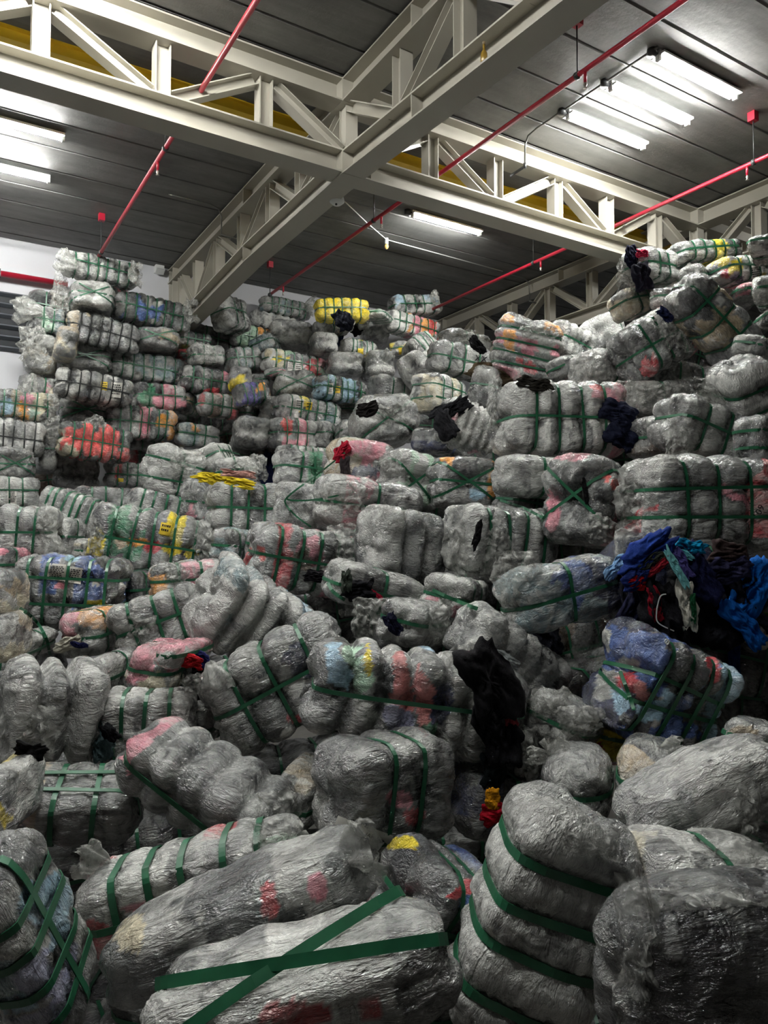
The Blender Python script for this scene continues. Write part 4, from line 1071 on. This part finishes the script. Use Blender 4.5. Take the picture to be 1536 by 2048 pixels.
BC('C6', 735, 1012, 210, 104, 8, 25, 6.6, 1, 1, 'xpxggg', 'long pale bale with a faint pink patch and crossed straps', film=.6)
BC('C7', 488, 1016, 148, 104, 3, 20, 7.2, 3, 1, 'xgdg', 'cream grey bale with green strap grid below the yellow cloth', film=.5)
BC('C8', 614, 1122, 238, 132, 10, 25, 5.9, 5, 1, 'grgxpgp', 'ribbed bale with pink patches, its right end of clear plastic', film=.4, spots=[(620,1100,30,26,'p'),(606,1120,18,20,'u'),(525,1110,9,22,'s'),(690,1110,40,50,'d')])
BC('C9', 800, 1094, 176, 152, 6, 40, 5.6, 2, 0, 'xgdg', 'bale of two thick knitted grey folds in the middle of the heap', film=.25, gy=0, depth=1.5, bare='n')
BC('C10', 1000, 1082, 226, 138, 4, 20, 5.4, 4, 0, 'xxdkd', 'bale draped with crumpled white plastic, dark to the right', film=.45)
BC('C11', 908, 1192, 124, 80, 12, 25, 5.2, 2, 1, 'pwxw', 'small white bale under the plastic draped one', film=.5, spots=[(868,1205,14,16,'p')])
BC('C12', 748, 1178, 200, 84, 16, 25, 5.1, 1, 1, 'xgxg', 'grey bale with a black garment bursting out on top', film=.55)
BC('C13', 826, 1246, 130, 92, 12, 20, 4.6, 0, 1, 'gxd', 'glossy film covered grey bale behind the colourful ribbed bale', film=.7)
BC('C28', 1075, 955, 172, 82, 4, 10, 6.0, 1, 0, 'gxx', 'grey film wrapped bale left of the pinkish crossed strap bale', film=.65)
BC('C28b', 1055, 1004, 130, 70, 8, 20, 6.2, 1, 1, 'gxg', 'dull grey bale pressed under the film wrapped one')
BC('C28c', 1130, 1060, 90, 50, 4, 20, 6.2, 1, 0, 'yk', 'dark bale with an olive yellow patch in the gap', film=.2)
BC('C26', 1172, 1002, 176, 172, 6, 60, 5.2, 0, 1, 'gdgp', 'pinkish grey bale end with crossed green straps on the right', X=1, E=0, film=.4, wr=1.4, spots=[(1102,1020,16,40,'p'),(1215,955,9,8,'s'),(1232,967,8,11,'s'),(1180,1000,40,60,'d')], bare='g')
BC('C27', 1425, 1005, 390, 186, 0, 12, 4.9, 4, 2, 'xxgprgg', 'large grid strapped grey bale across the right edge', film=.45, res=1.2)
BC('C25', 1120, 1188, 250, 132, -12, 12, 4.6, 1, 1, 'xabn', 'blue grey sack knotted in cloudy plastic left of the clothes pile', film=.55, k=3.4, spots=[(1210,1170,40,60,'n'),(1150,1160,40,30,'b'),(1040,1170,40,40,'a')])
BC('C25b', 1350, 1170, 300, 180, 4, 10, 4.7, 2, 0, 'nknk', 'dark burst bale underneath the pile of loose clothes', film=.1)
BC('C17', 1015, 1310, 250, 120, 36, 30, 4.5, 4, 0, 'xwxwxw', 'bale of stacked white folds running down behind the colourful bale', film=.6, depth=1.3, spots=[(1000,1290,60,20,'w')], bare='n')
BC('C18', 1130, 1440, 150, 100, 24, 20, 4.1, 1, 0, 'xgx', 'white crumpled plastic bale above the knotted bag', film=.75)
BC('C23', 1322, 1385, 300, 214, 26, 14, 3.9, 4, 0, 'nbbbbld', 'blue bale with a red disc and green straps under the clothes pile', film=.12, lines=[(1185,1296,1480,1425),(1150,1360,1430,1450)], res=1.2, spots=[(1215,1300,32,40,'b'),(1204,1278,15,20,'w'),(1266,1300,32,46,'b'),(1309,1322,38,48,'b'),(1251,1325,22,9,'w'),(1257,1362,21,25,'r'),(1282,1384,14,28,'q'),(1295,1418,34,26,'l'),(1337,1395,18,40,'l'),(1385,1341,55,45,'d'),(1425,1330,15,40,'r'),(1360,1465,26,20,'b'),(1240,1400,16,24,'l')])
BC('C37', 1222, 1470, 120, 110, 10, 30, 4.2, 1, 1, 'ryp', 'shadowed bale with pink and yellow patches below the blue bale', film=.2)

# left middle
D_ = 'bales on the left of the heap'
def BD(*a, **k): k.setdefault('group', D_); return B(*a, **k)
BD('D1', 346, 945, 134, 104, 12, 45, 8.8, 1, 2, 'xwx', 'bright silver sack like bale behind the multicoloured bale', film=.75, k=3.6)
BD('D2', 425, 918, 84, 58, -26, 30, 9.2, 4, 1, 'wwxw', 'white bale with thin dark straps slanting up behind the silver sack', film=.5)
BD('D2b', 465, 942, 90, 54, -10, 30, 8.9, 1, 1, 'xmw', 'film covered pale bale with crossed thin straps, above the yellow cloth', film=.75)
BD('D4', 396, 1004, 66, 86, 4, 60, 7.8, 1, 0, 'pgd', 'narrow pinkish grey bale left of the cream grey bale')
BD('D5', 225, 998, 150, 46, 2, 25, 8.6, 4, 0, 'gxgx', 'long flat grey bale behind the multicoloured bale')
BD('D6', 138, 1030, 128, 96, 18, 10, 8.0, 6, 0, 'gxgxgx', 'grey ribbed bale at the left with a plain rounded right end', film=.55)
BD('D7', 318, 1010, 116, 48, 14, 20, 8.0, 4, 0, 'xgxg', 'flat grey ribbed bale peeping over the multicoloured bale')
BD('D8', 306, 1084, 240, 126, 10, 14, 6.9, 5, 1, 'gGxgyxx', 'multicoloured bale with green, yellow and red sections, left of centre', film=.25, res=1.2, spots=[(243,1055,28,26,'G'),(306,1094,22,10,'r'),(272,1083,18,9,'o'),(345,1100,18,14,'y'),(385,1108,14,12,'y'),(331,1058,12,12,'y'),(240,1085,12,12,'t')])
BD('D9', 55, 1062, 128, 100, 2, 20, 7.2, 2, 1, 'xgx', 'silver bale with knotted plastic at its right end, left edge', film=.65)
BD('D10', 138, 1074, 60, 72, 4, 50, 7.5, 1, 0, 'xwx', 'small pale upright bale right of the knotted silver bale', film=.6)
BD('D11', 15, 1128, 90, 60, 0, 20, 6.7, 1, 0, 'gxp', 'grey bale at the left edge under the knotted silver bale')
BD('D11b', 180, 1100, 50, 40, 0, 40, 7.2, 0, 0, 'ycw', 'small pale yellow bundle tucked under the multicoloured bale')
BD('D12', 138, 1184, 232, 148, 4, 12, 6.0, 5, 2, 'xgbgbkd', 'blue and dark bale with two paper labels on the left', film=.2, res=1.2, spots=[(175,1150,28,20,'b'),(172,1190,26,17,'b'),(205,1192,18,22,'b'),(195,1208,26,8,'y'),(105,1113,20,8,'b'),(145,1118,20,7,'l'),(118,1172,14,9,'p'),(225,1170,20,40,'k')])
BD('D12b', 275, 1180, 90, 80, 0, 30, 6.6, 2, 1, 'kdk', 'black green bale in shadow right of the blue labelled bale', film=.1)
BD('D13', 378, 1164, 150, 80, -4, 20, 6.0, 2, 1, 'xwopp', 'pale bale with orange pink patches and a loose plastic flap', film=.55)
BD('D14', 466, 1095, 84, 74, 6, 35, 6.6, 4, 1, 'daagd', 'dark green grey ribbed bale behind the pink patched ribbed bale', film=.35)
BD('D14b', 522, 1088, 56, 60, 8, 50, 6.4, 1, 1, 'bpg', 'small blue and pink bale end left of the pink patched ribbed bale', film=.3)
BD('D15', 192, 1262, 136, 94, -6, 20, 5.6, 3, 0, 'xgpox', 'patterned bale with a pink orange top edge, left', film=.5, spots=[(225,1218,26,7,'o'),(235,1228,24,8,'p'),(232,1245,20,8,'n')])
BD('D16', 318, 1246, 184, 118, -20, 12, 5.2, 3, 1, 'xgxg', 'grey bale bent like an elbow, with green straps', film=.55)
BD('D17', 505, 1238, 250, 190, 38, 30, 4.9, 4, 0, 'xawxlx', 'big pale bale of slanting fat ribs in the centre left', film=.55, depth=1.25, res=1.2, bare='n')
BD('D18', 318, 1338, 130, 126, 10, 40, 4.6, 1, 1, 'pcp', 'pinkish sack gathered by a strap with an open mouth of dark clothes', film=.5, k=3.0, spots=[(350,1310,40,30,'p'),(310,1370,30,30,'c'),(280,1330,20,30,'p')])
BD('D18b', 368, 1306, 84, 66, 4, 20, 4.35, 0, 0, 'pxp', 'pink tinted plastic lobe beside the open mouth of dark clothes', film=.5, k=2.8)
BD('D19', 226, 1345, 84, 96, 4, 30, 5.0, 1, 1, 'gxg', 'grey bale with one green strap between the clear sack and the pinkish sack')
BD('D20', 14, 1190, 60, 96, 0, 60, 4.8, 0, 1, 'ctw', 'cream lobed bale cut by the left edge, upper', film=.35, k=3.2, bare='g')
BD('D20b', 18, 1275, 56, 100, 0, 60, 4.7, 0, 1, 'cxt', 'cream lobed bale cut by the left edge, lower', film=.45, k=3.2, bare='g')
BD('D21', 62, 1288, 66, 80, 20, 40, 5.1, 1, 0, 'wx', 'smooth white bale behind the cream lobed ones', film=.6)
BD('D22', 100, 1424, 202, 232, 8, 30, 4.1, 2, 0, 'xxg', 'large clear plastic sack of upright rolls at the left edge', film=.65, depth=1.4, bare='n')
BD('D23', 292, 1430, 186, 110, 2, 12, 4.5, 3, 0, 'xwxw', 'pale bale with three green straps beside the clear sack', film=.5)
BD('D24', 418, 1438, 86, 110, 20, 40, 4.5, 1, 1, 'xgx', 'grey bale strapped in green left of the long tilted bale')
BD('C14', 560, 1372, 296, 198, -27, 8, 4.2, 3, 1, 'xwxngg', 'tilted pale bale with a navy patch and four green straps, centre left', film=.35, res=1.2, spots=[(605,1320,32,38,'n'),(584,1375,24,20,'w'),(596,1438,20,8,'r'),(582,1481,18,26,'w'),(540,1430,40,60,'d')])

# foreground
G_ = 'bales in the foreground'
def BG(*a, **k): k.setdefault('group', G_); return B(*a, **k)
BG('C15', 835, 1402, 430, 208, 11, 8, 3.9, 6, 1, 'ggxxgdxxdk', 'colourful bale of pastel ribs with salmon sections, its right end burst open', film=.22, res=1.3, spots=[(670,1330,26,52,'l'),(700,1305,12,16,'m'),(722,1340,22,48,'m'),(737,1318,9,32,'y'),(801,1376,20,56,'q'),(800,1450,26,34,'V'),(846,1391,22,56,'q'),(880,1402,22,52,'n'),(861,1460,22,16,'G'),(900,1288,55,12,'l'),(640,1350,14,60,'g'),(765,1380,18,60,'d')], bare='n')
BG('C16', 765, 1582, 270, 246, 4, 35, 3.55, 2, 0, 'gdkdg', 'dim bale with a printed paper label beneath the colourful bale', film=.4, wr=.9, spots=[(831,1633,25,18,'r'),(800,1600,30,20,'p'),(760,1540,40,40,'k'),(700,1600,50,60,'g')])  # cloth colours darkened for the shade under the overhanging bale
BG('D35', 606, 1585, 100, 150, 10, 50, 3.8, 0, 1, 'gt', 'grey film wrapped bale in the gap left of the printed label bale', film=.6)
BG('C19', 1152, 1570, 140, 176, 0, 60, 3.5, 0, 0, 'dkg', 'glossy clear bag tied in a knot with dark clothes inside', film=.35, k=2.8)
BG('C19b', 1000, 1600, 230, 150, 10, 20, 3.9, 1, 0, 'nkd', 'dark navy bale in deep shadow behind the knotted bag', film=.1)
BG('C20', 1292, 1548, 120, 156, 12, 60, 3.4, 0, 0, 'gtg', 'gathered brown grey sack right of the knotted bag', film=.55, k=2.8)
BG('C21', 1408, 1592, 350, 200, -22, 8, 3.0, 0, 0, 'gxd', 'big silvery plastic covered bale at the right edge', film=.75, k=3.2, res=1.2)
BG('C22', 1512, 1492, 130, 100, 20, 20, 3.3, 1, 0, 'cxx', 'beige tipped bale with one green strap at the right edge', film=.5, spots=[(1490,1470,25,18,'t')])
BG('D25', 410, 1578, 345, 220, 22, -12, 3.55, 4, 0, 'pgdggd', 'dark grey bale of long parallel ribs with one wide green strap', film=.35, res=1.2, depth=.75, tilt=20, bare='n', sw=.026, wr=1.4, lump=.4, lines=[(245,1545,430,1650)], spots=[(250,1512,16,16,'p')])
BG('D26', 150, 1612, 256, 190, 8, 14, 3.5, 2, 0, 'tgdg', 'shiny dark bale with a green strap grid on the left', film=.3, gy=2, res=1.2, tilt=18, sw=.024)
BG('D27', 8, 1600, 76, 180, 0, 50, 3.3, 0, 1, 'gyw', 'white and mustard bale cut by the left edge', film=.35, bare='g')
BG('D29', 385, 1775, 450, 208, -14, 6, 2.95, 5, 1, 'xwwxrwm', 'white bale with five green straps and a pink tinge, lower left', film=.66, res=1.3, sw=.026, spots=[(415,1762,38,16,'p'),(285,1815,34,12,'p'),(190,1880,30,40,'r'),(560,1690,40,20,'m')])
BG('D31', 868, 1815, 260, 260, 30, 30, 3.0, 2, 1, 'gdgrbd', 'dark bale with red, blue and yellow cloth in the lower centre', film=.2, res=1.2, spots=[(800,1690,28,14,'y'),(925,1780,60,20,'r'),(950,1808,40,18,'b'),(860,1760,60,30,'g'),(800,1830,40,30,'p'),(880,1900,50,50,'n')])
BG('D28', 50, 1880, 420, 240, 75, 20, 2.35, 4, 0, 'gxalVg', 'blue tinged ribbed bale filling the lower left corner', film=.35, gy=1, res=1.3, sw=.026, spots=[(110,1800,52,50,'l'),(60,1965,60,40,'V'),(40,1720,60,30,'d'),(30,1880,60,40,'x'),(140,1740,30,40,'a')])
BG('D30', 478, 1836, 560, 212, -21, 6, 2.35, 0, 0, 'cxddxg', 'huge pale roll with a cream end and dark middle, bottom centre', film=.28, res=1.3, k=3.6, sw=.03, spots=[(255,1868,32,44,'c'),(470,1825,120,44,'d'),(545,1800,18,46,'r'),(640,1775,20,40,'p'),(700,1730,40,40,'d'),(330,1920,50,30,'g')])
BG('D30b', 600, 1990, 600, 280, -12, 6, 2.15, 0, 0, 'xxwxg', 'lowest bale at the bottom edge, bound by two wide crossing green straps', film=.55, lines=[(285,1968,850,1880),(400,2050,690,1815)], res=1.3, sw=.032, spots=[(600,2030,70,30,'r'),(840,1960,60,70,'k'),(735,2010,20,24,'r'),(480,1990,80,40,'x')])
BG('D34', 1412, 1742, 340, 160, 6, 8, 2.7, 1, 1, 'cwxw', 'cream white bale with a green strap at the lower right edge', film=.66, res=1.2)
BG('D32', 1088, 1852, 500, 310, 112, 0, 2.55, 4, 0, 'xwxwxd', 'tall pale bale with four slanting green straps, lower right of centre', film=.66, res=1.3, sw=.03, wr=.9)
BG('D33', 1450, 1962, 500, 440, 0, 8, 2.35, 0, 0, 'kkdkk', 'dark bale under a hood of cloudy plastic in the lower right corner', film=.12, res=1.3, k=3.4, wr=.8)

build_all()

# ------------------------------------------------------------------ loose film, labels, straps and spilled clothes
bpy.context.view_layer.update()
for a in [('L2', 186, 628, 52, 62), ('L4', 212, 748, 36, 44), ('L9', 66, 690, 56, 76), ('L9', 124, 600, 50, 50), ('L1', 122, 568, 30, 66), ('N3', 408, 706, 52, 40), ('F1', 98, 806, 44, 40), ('F1', 96, 858, 46, 56),
          ('S12', 692, 642, 36, 38), ('S38', 770, 824, 110, 60), ('R1b', 925, 680, 84, 40), ('R2', 1075, 664, 84, 34), ('R8', 1250, 800, 46, 90), ('R8', 990, 808, 30, 110), ('R12', 1252, 556, 40, 84), ('R10', 1345, 668, 90, 84),
          ('R22', 1310, 792, 130, 56), ('R22', 1400, 780, 80, 46), ('R23', 1358, 880, 60, 100), ('C1', 512, 938, 44, 60), ('C8', 690, 1104, 80, 110), ('C10', 925, 1082, 84, 140), ('C10', 985, 1092, 70, 112), ('C13', 860, 1240, 90, 70),
          ('C25', 1042, 1160, 110, 116), ('C25', 1172, 1284, 60, 76), ('C26', 1196, 1058, 70, 60), ('C27', 1272, 985, 84, 120), ('C27', 1290, 1072, 110, 50), ('C15', 925, 1330, 80, 84), ('C15', 925, 1524, 110, 110), ('C15', 1052, 1500, 46, 120),
          ('C18', 1098, 1404, 84, 60), ('C18', 1160, 1444, 90, 60), ('C21', 1492, 1640, 56, 150), ('D8', 196, 1078, 36, 100), ('D8', 408, 1092, 44, 100), ('D9', 92, 1056, 50, 90), ('D13', 344, 1150, 70, 44), ('D18', 400, 1368, 70, 40),
          ('D22', 62, 1462, 120, 120), ('D22', 240, 1482, 40, 60), ('D25', 560, 1622, 90, 80), ('D29', 560, 1682, 120, 84), ('D32', 1185, 1690, 130, 76), ('D33', 1278, 1905, 90, 320), ('D33', 1400, 1805, 280, 60), ('D34', 1470, 1722, 140, 80), ('D16', 280, 1270, 80, 100),
          ('C14', 742, 1238, 84, 84), ('D1', 350, 925, 110, 50), ('D2b', 470, 935, 80, 44), ('C3', 795, 930, 90, 50), ('C6', 690, 1000, 90, 70), ('R9', 1180, 735, 70, 60), ('R16', 1385, 560, 50, 60), ('L6', 190, 850, 50, 36)]:
    flap(*a)
for a in [('L1', 136, 524, 40, 42, 200), ('L1', 268, 548, 24, 50, 0), ('L9', 58, 622, 50, 48, 185), ('M1', 378, 622, 26, 48, 0), ('S2', 620, 612, 22, 36, 0), ('S18', 777, 712, 22, 20, -60), ('S9', 868, 600, 20, 34, -20),
          ('C19', 1112, 1500, 44, 50, -95), ('C19', 1082, 1512, 50, 34, 185), ('C20', 1338, 1502, 50, 50, -20), ('D29', 188, 1722, 60, 70, 200), ('D30', 716, 1702, 70, 120, -24), ('L10', 60, 770, 50, 34, 100), ('R23', 1425, 800, 60, 50, 200),
          ('C26', 1250, 1080, 50, 50, 60), ('D9', 100, 1090, 40, 50, 80), ('D18', 430, 1350, 60, 50, 60), ('C12', 705, 1215, 40, 40, 200)]:
    tuft(*a)

# paper labels and writing
sheet('L5', 208, 772, 13, 17, 6, M_PAPERY, lines=3); sheet('L5', 233, 780, 22, 30, 6, M_PAPER, lines=5)
sheet('S14', 582, 731, 13, 22, 4, M_PAPER, lines=4); sheet('S14', 597, 732, 13, 22, 4, M_PAPER, lines=4)
sheet('S25', 660, 777, 12, 22, 4, M_PAPER, lines=4); sheet('S25', 675, 779, 11, 14, 4, M_PAPERY, lines=2)
sheet('S28', 599, 810, 16, 24, 7, M_PAPER, lines=4); sheet('S28', 618, 812, 12, 16, 7, M_PAPERY, lines=2)
sheet('S16', 721, 703, 11, 12, 3, M_PAPERY); sheet('S19', 802, 702, 9, 14, -4, M_PAPERY)
sheet('F4', 24, 994, 18, 30, 0, M_PAPER, lines=7); sheet('M7', 241, 960, 12, 7, 2, M_PAPERY)
sheet('D12', 113, 1144, 36, 33, 5, M_PAPER, lines=7); sheet('D12', 147, 1150, 33, 32, 8, M_PAPER, lines=6); ink('D12', 176, 1149, 'XA', 20, 6)
sheet('D8', 331, 1058, 22, 24, 12, M_PAPERY, lines=2); sheet('R14', 1512, 545, 20, 30, -8, M_PAPER, lines=5)
sheet('C16', 724, 1672, 118, 44, 20, M_PAPER, text=[('RACK & JAR-', -.05, -.12, 12), ('PANT "B"', -.12, .26, 11), ('D', .40, .02, 17)])
ink('C16', 722, 1648, 'MAY 22', 11, 18); ink('R1', 962, 718, 'XX', 18, 10); ink('C27', 1518, 1024, '109', 20, -60); ink('C27', 1500, 1004, 's.', 14, -10)

# loose straps
ribbon('C5', [(690, 905), (640, 945), (582, 988), (580, 1000), (640, 998), (735, 977)], .015, .05)
ribbon('C5', [(582, 988), (570, 1004), (590, 1030), (622, 1054)], .015, .03)
ribbon('D12', [(40, 1216), (70, 1240), (92, 1275), (100, 1310)], .02, .04)
ribbon('C23', [(1240, 1342), (1256, 1385), (1268, 1420)], .018, .02, name='strap')
ribbon('C12', [(655, 1165), (668, 1185), (690, 1200)], .022, .02)
ribbon('C17', [(865, 1180), (910, 1200), (955, 1218)], .022, .03)
ribbon('C28b', [(1000, 1000), (1045, 1015), (1085, 1035)], .02, .02)

# spilled clothes, and dark patches set in as shade
NV, BK = (24, 30, 62), (20, 20, 25)
garment(536, 938, 74, 32, 100, NV, 'navy garment hanging over the left end of the grey and green bale', dz=.05)
garment(683, 905, 44, 26, 120, (150, 24, 44), 'dark red cloth poking out beside the pinkish layered bale', dz=.04)
garment(690, 945, 66, 22, 95, (40, 34, 36), 'black trouser leg hanging beside the pinkish layered bale', dz=.04)
garment(452, 960, 118, 24, 4, (214, 190, 48), 'crumpled yellow cloth strip lying across the left middle', dz=.05, fold=1.3)
garment(478, 948, 70, 16, 6, (196, 150, 140), 'pink and green patterned cloth behind the yellow strip', dz=.0)
garment(690, 640, 44, 36, 70, (26, 28, 38), 'black jacket slumped below the yellow bale', dz=.01)
garment(678, 675, 70, 18, 92, (28, 40, 66), 'navy trouser leg hanging below the yellow bale', dz=.05)
garment(712, 655, 30, 24, 60, (30, 27, 30), 'small black cap like cloth right of the slumped jacket', dz=.05)
garment(736, 818, 50, 26, -20, (28, 25, 24), 'dark patch for the shade in the torn hole of the large grey sack', dz=.0, thick=.3)  # dark patch stands in for shade inside the tear
garment(955, 690, 40, 20, 50, (24, 24, 26), 'black ribbed sleeve poking from the lumpy plastic topped bale', dz=.0)
garment(1020, 755, 150, 46, 6, (72, 62, 46), 'camouflage brown cloth draped under the tall ribbed bale', dz=.06, fold=1.4)
garment(1070, 770, 70, 26, 10, (34, 32, 28), 'black cloth trailing from the camouflage brown cloth', dz=.05)
garment(1236, 828, 76, 50, 20, (22, 26, 46), 'navy trousers bursting from the large pale bale, upper fold', dz=.03)
garment(1244, 872, 70, 60, 40, (18, 22, 42), 'navy trousers bursting from the large pale bale, lower fold', dz=.03)
garment(900, 820, 90, 36, -30, (22, 22, 26), 'black clothes spilling beside the cream grid strapped bale', dz=.04)
garment(890, 850, 60, 40, 60, (26, 26, 30), 'black clothes hanging lower beside the cream grid strapped bale', dz=.04)
garment(1262, 512, 40, 26, 70, (22, 24, 46), 'navy collar standing up at the top left of the right heap', dz=.06)
garment(1283, 508, 26, 16, 10, (170, 40, 70), 'small crimson cloth beside the navy collar on the right heap', dz=.05)
garment(1286, 552, 60, 38, 80, (28, 28, 40), 'black blue jacket hanging from the silver bale on top of the right heap', dz=.06)
garment(1330, 630, 34, 20, 30, (20, 26, 56), 'navy scrap showing above the grey slanted bale', dz=.0)
garment(640, 1155, 62, 24, 8, (22, 20, 24), 'black patch for the shaded cavity under the pink patched ribbed bale', dz=.05)  # black patch put in as the shade of the cavity
garment(955, 1066, 62, 14, 105, (14, 14, 16), 'black strip for the shade in the slot between two draped plastic sheets', dz=.10, thick=.6)  # thin black strip stands for the shaded slot
garment(718, 1180, 64, 42, -10, (20, 20, 24), 'black garment bursting out on top of a grey bale, centre', dz=.06)
garment(693, 1162, 44, 20, 85, (62, 70, 62), 'olive grey sleeve standing beside the black burst garment', dz=.06)
garment(752, 1188, 34, 9, 30, (180, 30, 60), 'thin crimson cord beside the black burst garment', dz=.05)
garment(786, 1248, 46, 26, 60, (24, 26, 48), 'navy scrap between the film covered bale and the colourful ribbed bale', dz=.04)
garment(1092, 1268, 90, 66, 60, (16, 17, 26), 'black clothes hanging below the blue grey knotted sack', dz=.05)
garment(980, 1362, 170, 92, 68, (26, 25, 28), 'black dress spilling from the burst end of the colourful bale', dz=.10)
garment(1012, 1322, 56, 24, 30, (150, 156, 156), 'pale grey knit edge on the black spilled dress', dz=.10)
garment(1018, 1422, 60, 36, 80, (120, 44, 50), 'dark red patterned cloth hanging from the colourful bale', dz=.10)
garment(1000, 1468, 150, 84, 82, (18, 18, 22), 'black cloth mass below the burst end of the colourful bale', dz=.10)
garment(984, 1550, 110, 44, 90, (22, 30, 32), 'black sleeve with a yellow and red hem, upper part', dz=.10)
garment(985, 1598, 30, 46, 0, (206, 140, 20), 'yellow hem band of the hanging sleeve', dz=.12, fold=.6)
garment(986, 1628, 48, 46, 0, (165, 16, 36), 'red hem of the hanging sleeve, lowest band', dz=.12, fold=.6)
garment(378, 1326, 50, 26, 10, (160, 24, 32), 'red cloth in the open mouth of the pinkish sack', dz=.06)
garment(398, 1316, 44, 30, 30, (24, 26, 74), 'navy cloth in the open mouth of the pinkish sack', dz=.05)
garment(400, 1340, 50, 28, 0, (30, 22, 28), 'black cloth at the bottom of the pinkish sack mouth', dz=.05)
garment(62, 1504, 64, 40, 10, (16, 15, 16), 'black patch for the shaded hollow at the mouth of the clear plastic sack', dz=.03, thick=.4)  # black patch painted in as the shade of the hollow
garment(198, 1484, 80, 44, 70, (92, 114, 118), 'folded teal grey trousers sticking out beside the clear sack', dz=.08, fold=1.4)
garment(222, 1464, 44, 28, 60, (20, 20, 24), 'black flap of cloth above the folded teal grey trousers', dz=.05)
garment(136, 1288, 60, 26, -20, (190, 186, 172), 'cream rag lying right of the smooth white bale', dz=.04)
garment(158, 1290, 34, 12, 10, (26, 30, 70), 'small navy rag next to the cream rag', dz=.05)
garment(1172, 985, 56, 10, 80, (16, 16, 18), 'black strip for the shade in a slot of the pinkish grey strapped bale end', dz=.02, thick=.4)  # narrow black strip set in as slot shade
# the pile of clothes on the right
PILE = 'loose clothes piled on the dark burst bale'
for i, (x, y, w, h, r, rgb, lab, dz) in enumerate([
    (1420, 1228, 130, 110, 80, (15, 16, 22), 'black heap of clothes in the lower middle of the clothes pile', .02),
    (1470, 1190, 110, 90, 70, (18, 18, 30), 'blackish navy sweatshirt right of the striped scarf', .04),
    (1268, 1225, 120, 60, 100, (16, 17, 26), 'black coat hanging at the left of the clothes pile', .04),
    (1278, 1190, 160, 44, 112, (22, 24, 48), 'dark navy trousers hanging down the left of the clothes pile', .08),
    (1332, 1232, 140, 74, 78, (22, 22, 27), 'black sports jacket with curved white piping and a small emblem', .10),
    (1308, 1208, 60, 22, 78, (140, 22, 40), 'dark red panel on the side of the black sports jacket', .13),
    (1400, 1142, 110, 60, 72, (24, 28, 64), 'navy jacket behind the striped scarf', .08),
    (1460, 1142, 80, 44, -10, (40, 40, 68), 'slate blue pullover under the brown hood', .10),
    (1456, 1110, 66, 42, 6, (54, 42, 42), 'brown hood on top of the clothes pile', .10),
    (1292, 1106, 112, 58, -32, (24, 48, 118), 'royal blue sweatshirt at the top left of the clothes pile', .12),
    (1290, 1140, 96, 34, -36, (18, 34, 90), 'lower fold of royal blue sleeve at the top left of the clothes pile', .14),
    (1234, 1134, 54, 22, -52, (132, 172, 214), 'pale blue shirt tail at the left tip of the clothes pile', .08),
    (1310, 1120, 60, 24, -30, (50, 54, 48), 'olive dark cloth between the royal blue and the striped scarf', .15),
    (1272, 1161, 38, 30, -30, (182, 22, 32), 'bright red cloth bulging at the left of the clothes pile', .14),
    (1318, 1132, 56, 14, -40, (150, 32, 48), 'crimson strip beside the striped scarf', .16),
    (1382, 1094, 54, 24, 4, (0, 118, 160), 'bright teal cloth on top of the clothes pile', .14),
    (1366, 1106, 44, 12, 24, (120, 206, 216), 'aqua ribbed hem below the teal cloth', .16),
    (1362, 1124, 64, 22, 62, (88, 82, 150), 'purple knit scarf strip under the aqua hem', .16),
    (1352, 1132, 82, 14, 62, (130, 200, 204), 'aqua striped scarf hanging in the middle of the clothes pile', .19),
    (1376, 1210, 92, 32, 88, (214, 211, 200), 'white sleeve hanging in the middle of the clothes pile', .18),
    (1386, 1215, 50, 9, 88, (30, 90, 56), 'green edge along the white hanging sleeve', .20),
    (1506, 1172, 130, 56, 118, (12, 92, 176), 'bright blue trousers on the right of the clothes pile, upper leg', .10),
    (1486, 1246, 100, 34, 50, (10, 84, 164), 'bright blue trousers on the right of the clothes pile, lower leg', .12),
    (1506, 1275, 60, 26, 20, (196, 190, 182), 'off white trainer at the lower right of the clothes pile', .12),
    (1528, 1248, 40, 30, 40, (18, 20, 34), 'black cloth beside the off white trainer', .10),
    (1470, 1318, 76, 20, 88, (30, 56, 112), 'blue strip of cloth dangling below the clothes pile', .06),
    (1522, 1232, 40, 14, 0, (66, 92, 34), 'green cloth edge near the right margin of the clothes pile', .12)]):
    garment(x, y, w * 1.15, h * 1.18, r, rgb, lab, dz=dz, group=PILE, seed=i, thick=.55, z=None)

jk = 'black sports jacket with curved white piping and a small emblem'
bpy.context.view_layer.update()
def gz(x, y):
    r = ray(x, y); ln = np.linalg.norm(r); h = SC.ray_cast(bpy.context.view_layer.depsgraph, Vector(CAM), Vector(r / ln))
    return float(np.linalg.norm(np.array(h[1]) - CAM) / ln) if h[0] else 4.2
ribbon(jk, [(1332, 1188), (1320, 1194), (1313, 1225), (1317, 1246), (1348, 1262)], .006, .02, M_WHITE, 'piping', z=min(gz(1316, 1220), gz(1332, 1190), gz(1345, 1258)) + .0)
ribbon(jk, [(1334 + 4.2 * math.cos(t), 1283 + 4.8 * math.sin(t)) for t in np.linspace(0, 6.28, 9)], .004, .02, M_WHITE, 'emblem', steps=3, z=gz(1334, 1283))
ribbon(jk, [(1336, 1280), (1332, 1286)], .004, .02, M_WHITE, 'emblem', steps=2, z=gz(1334, 1283))
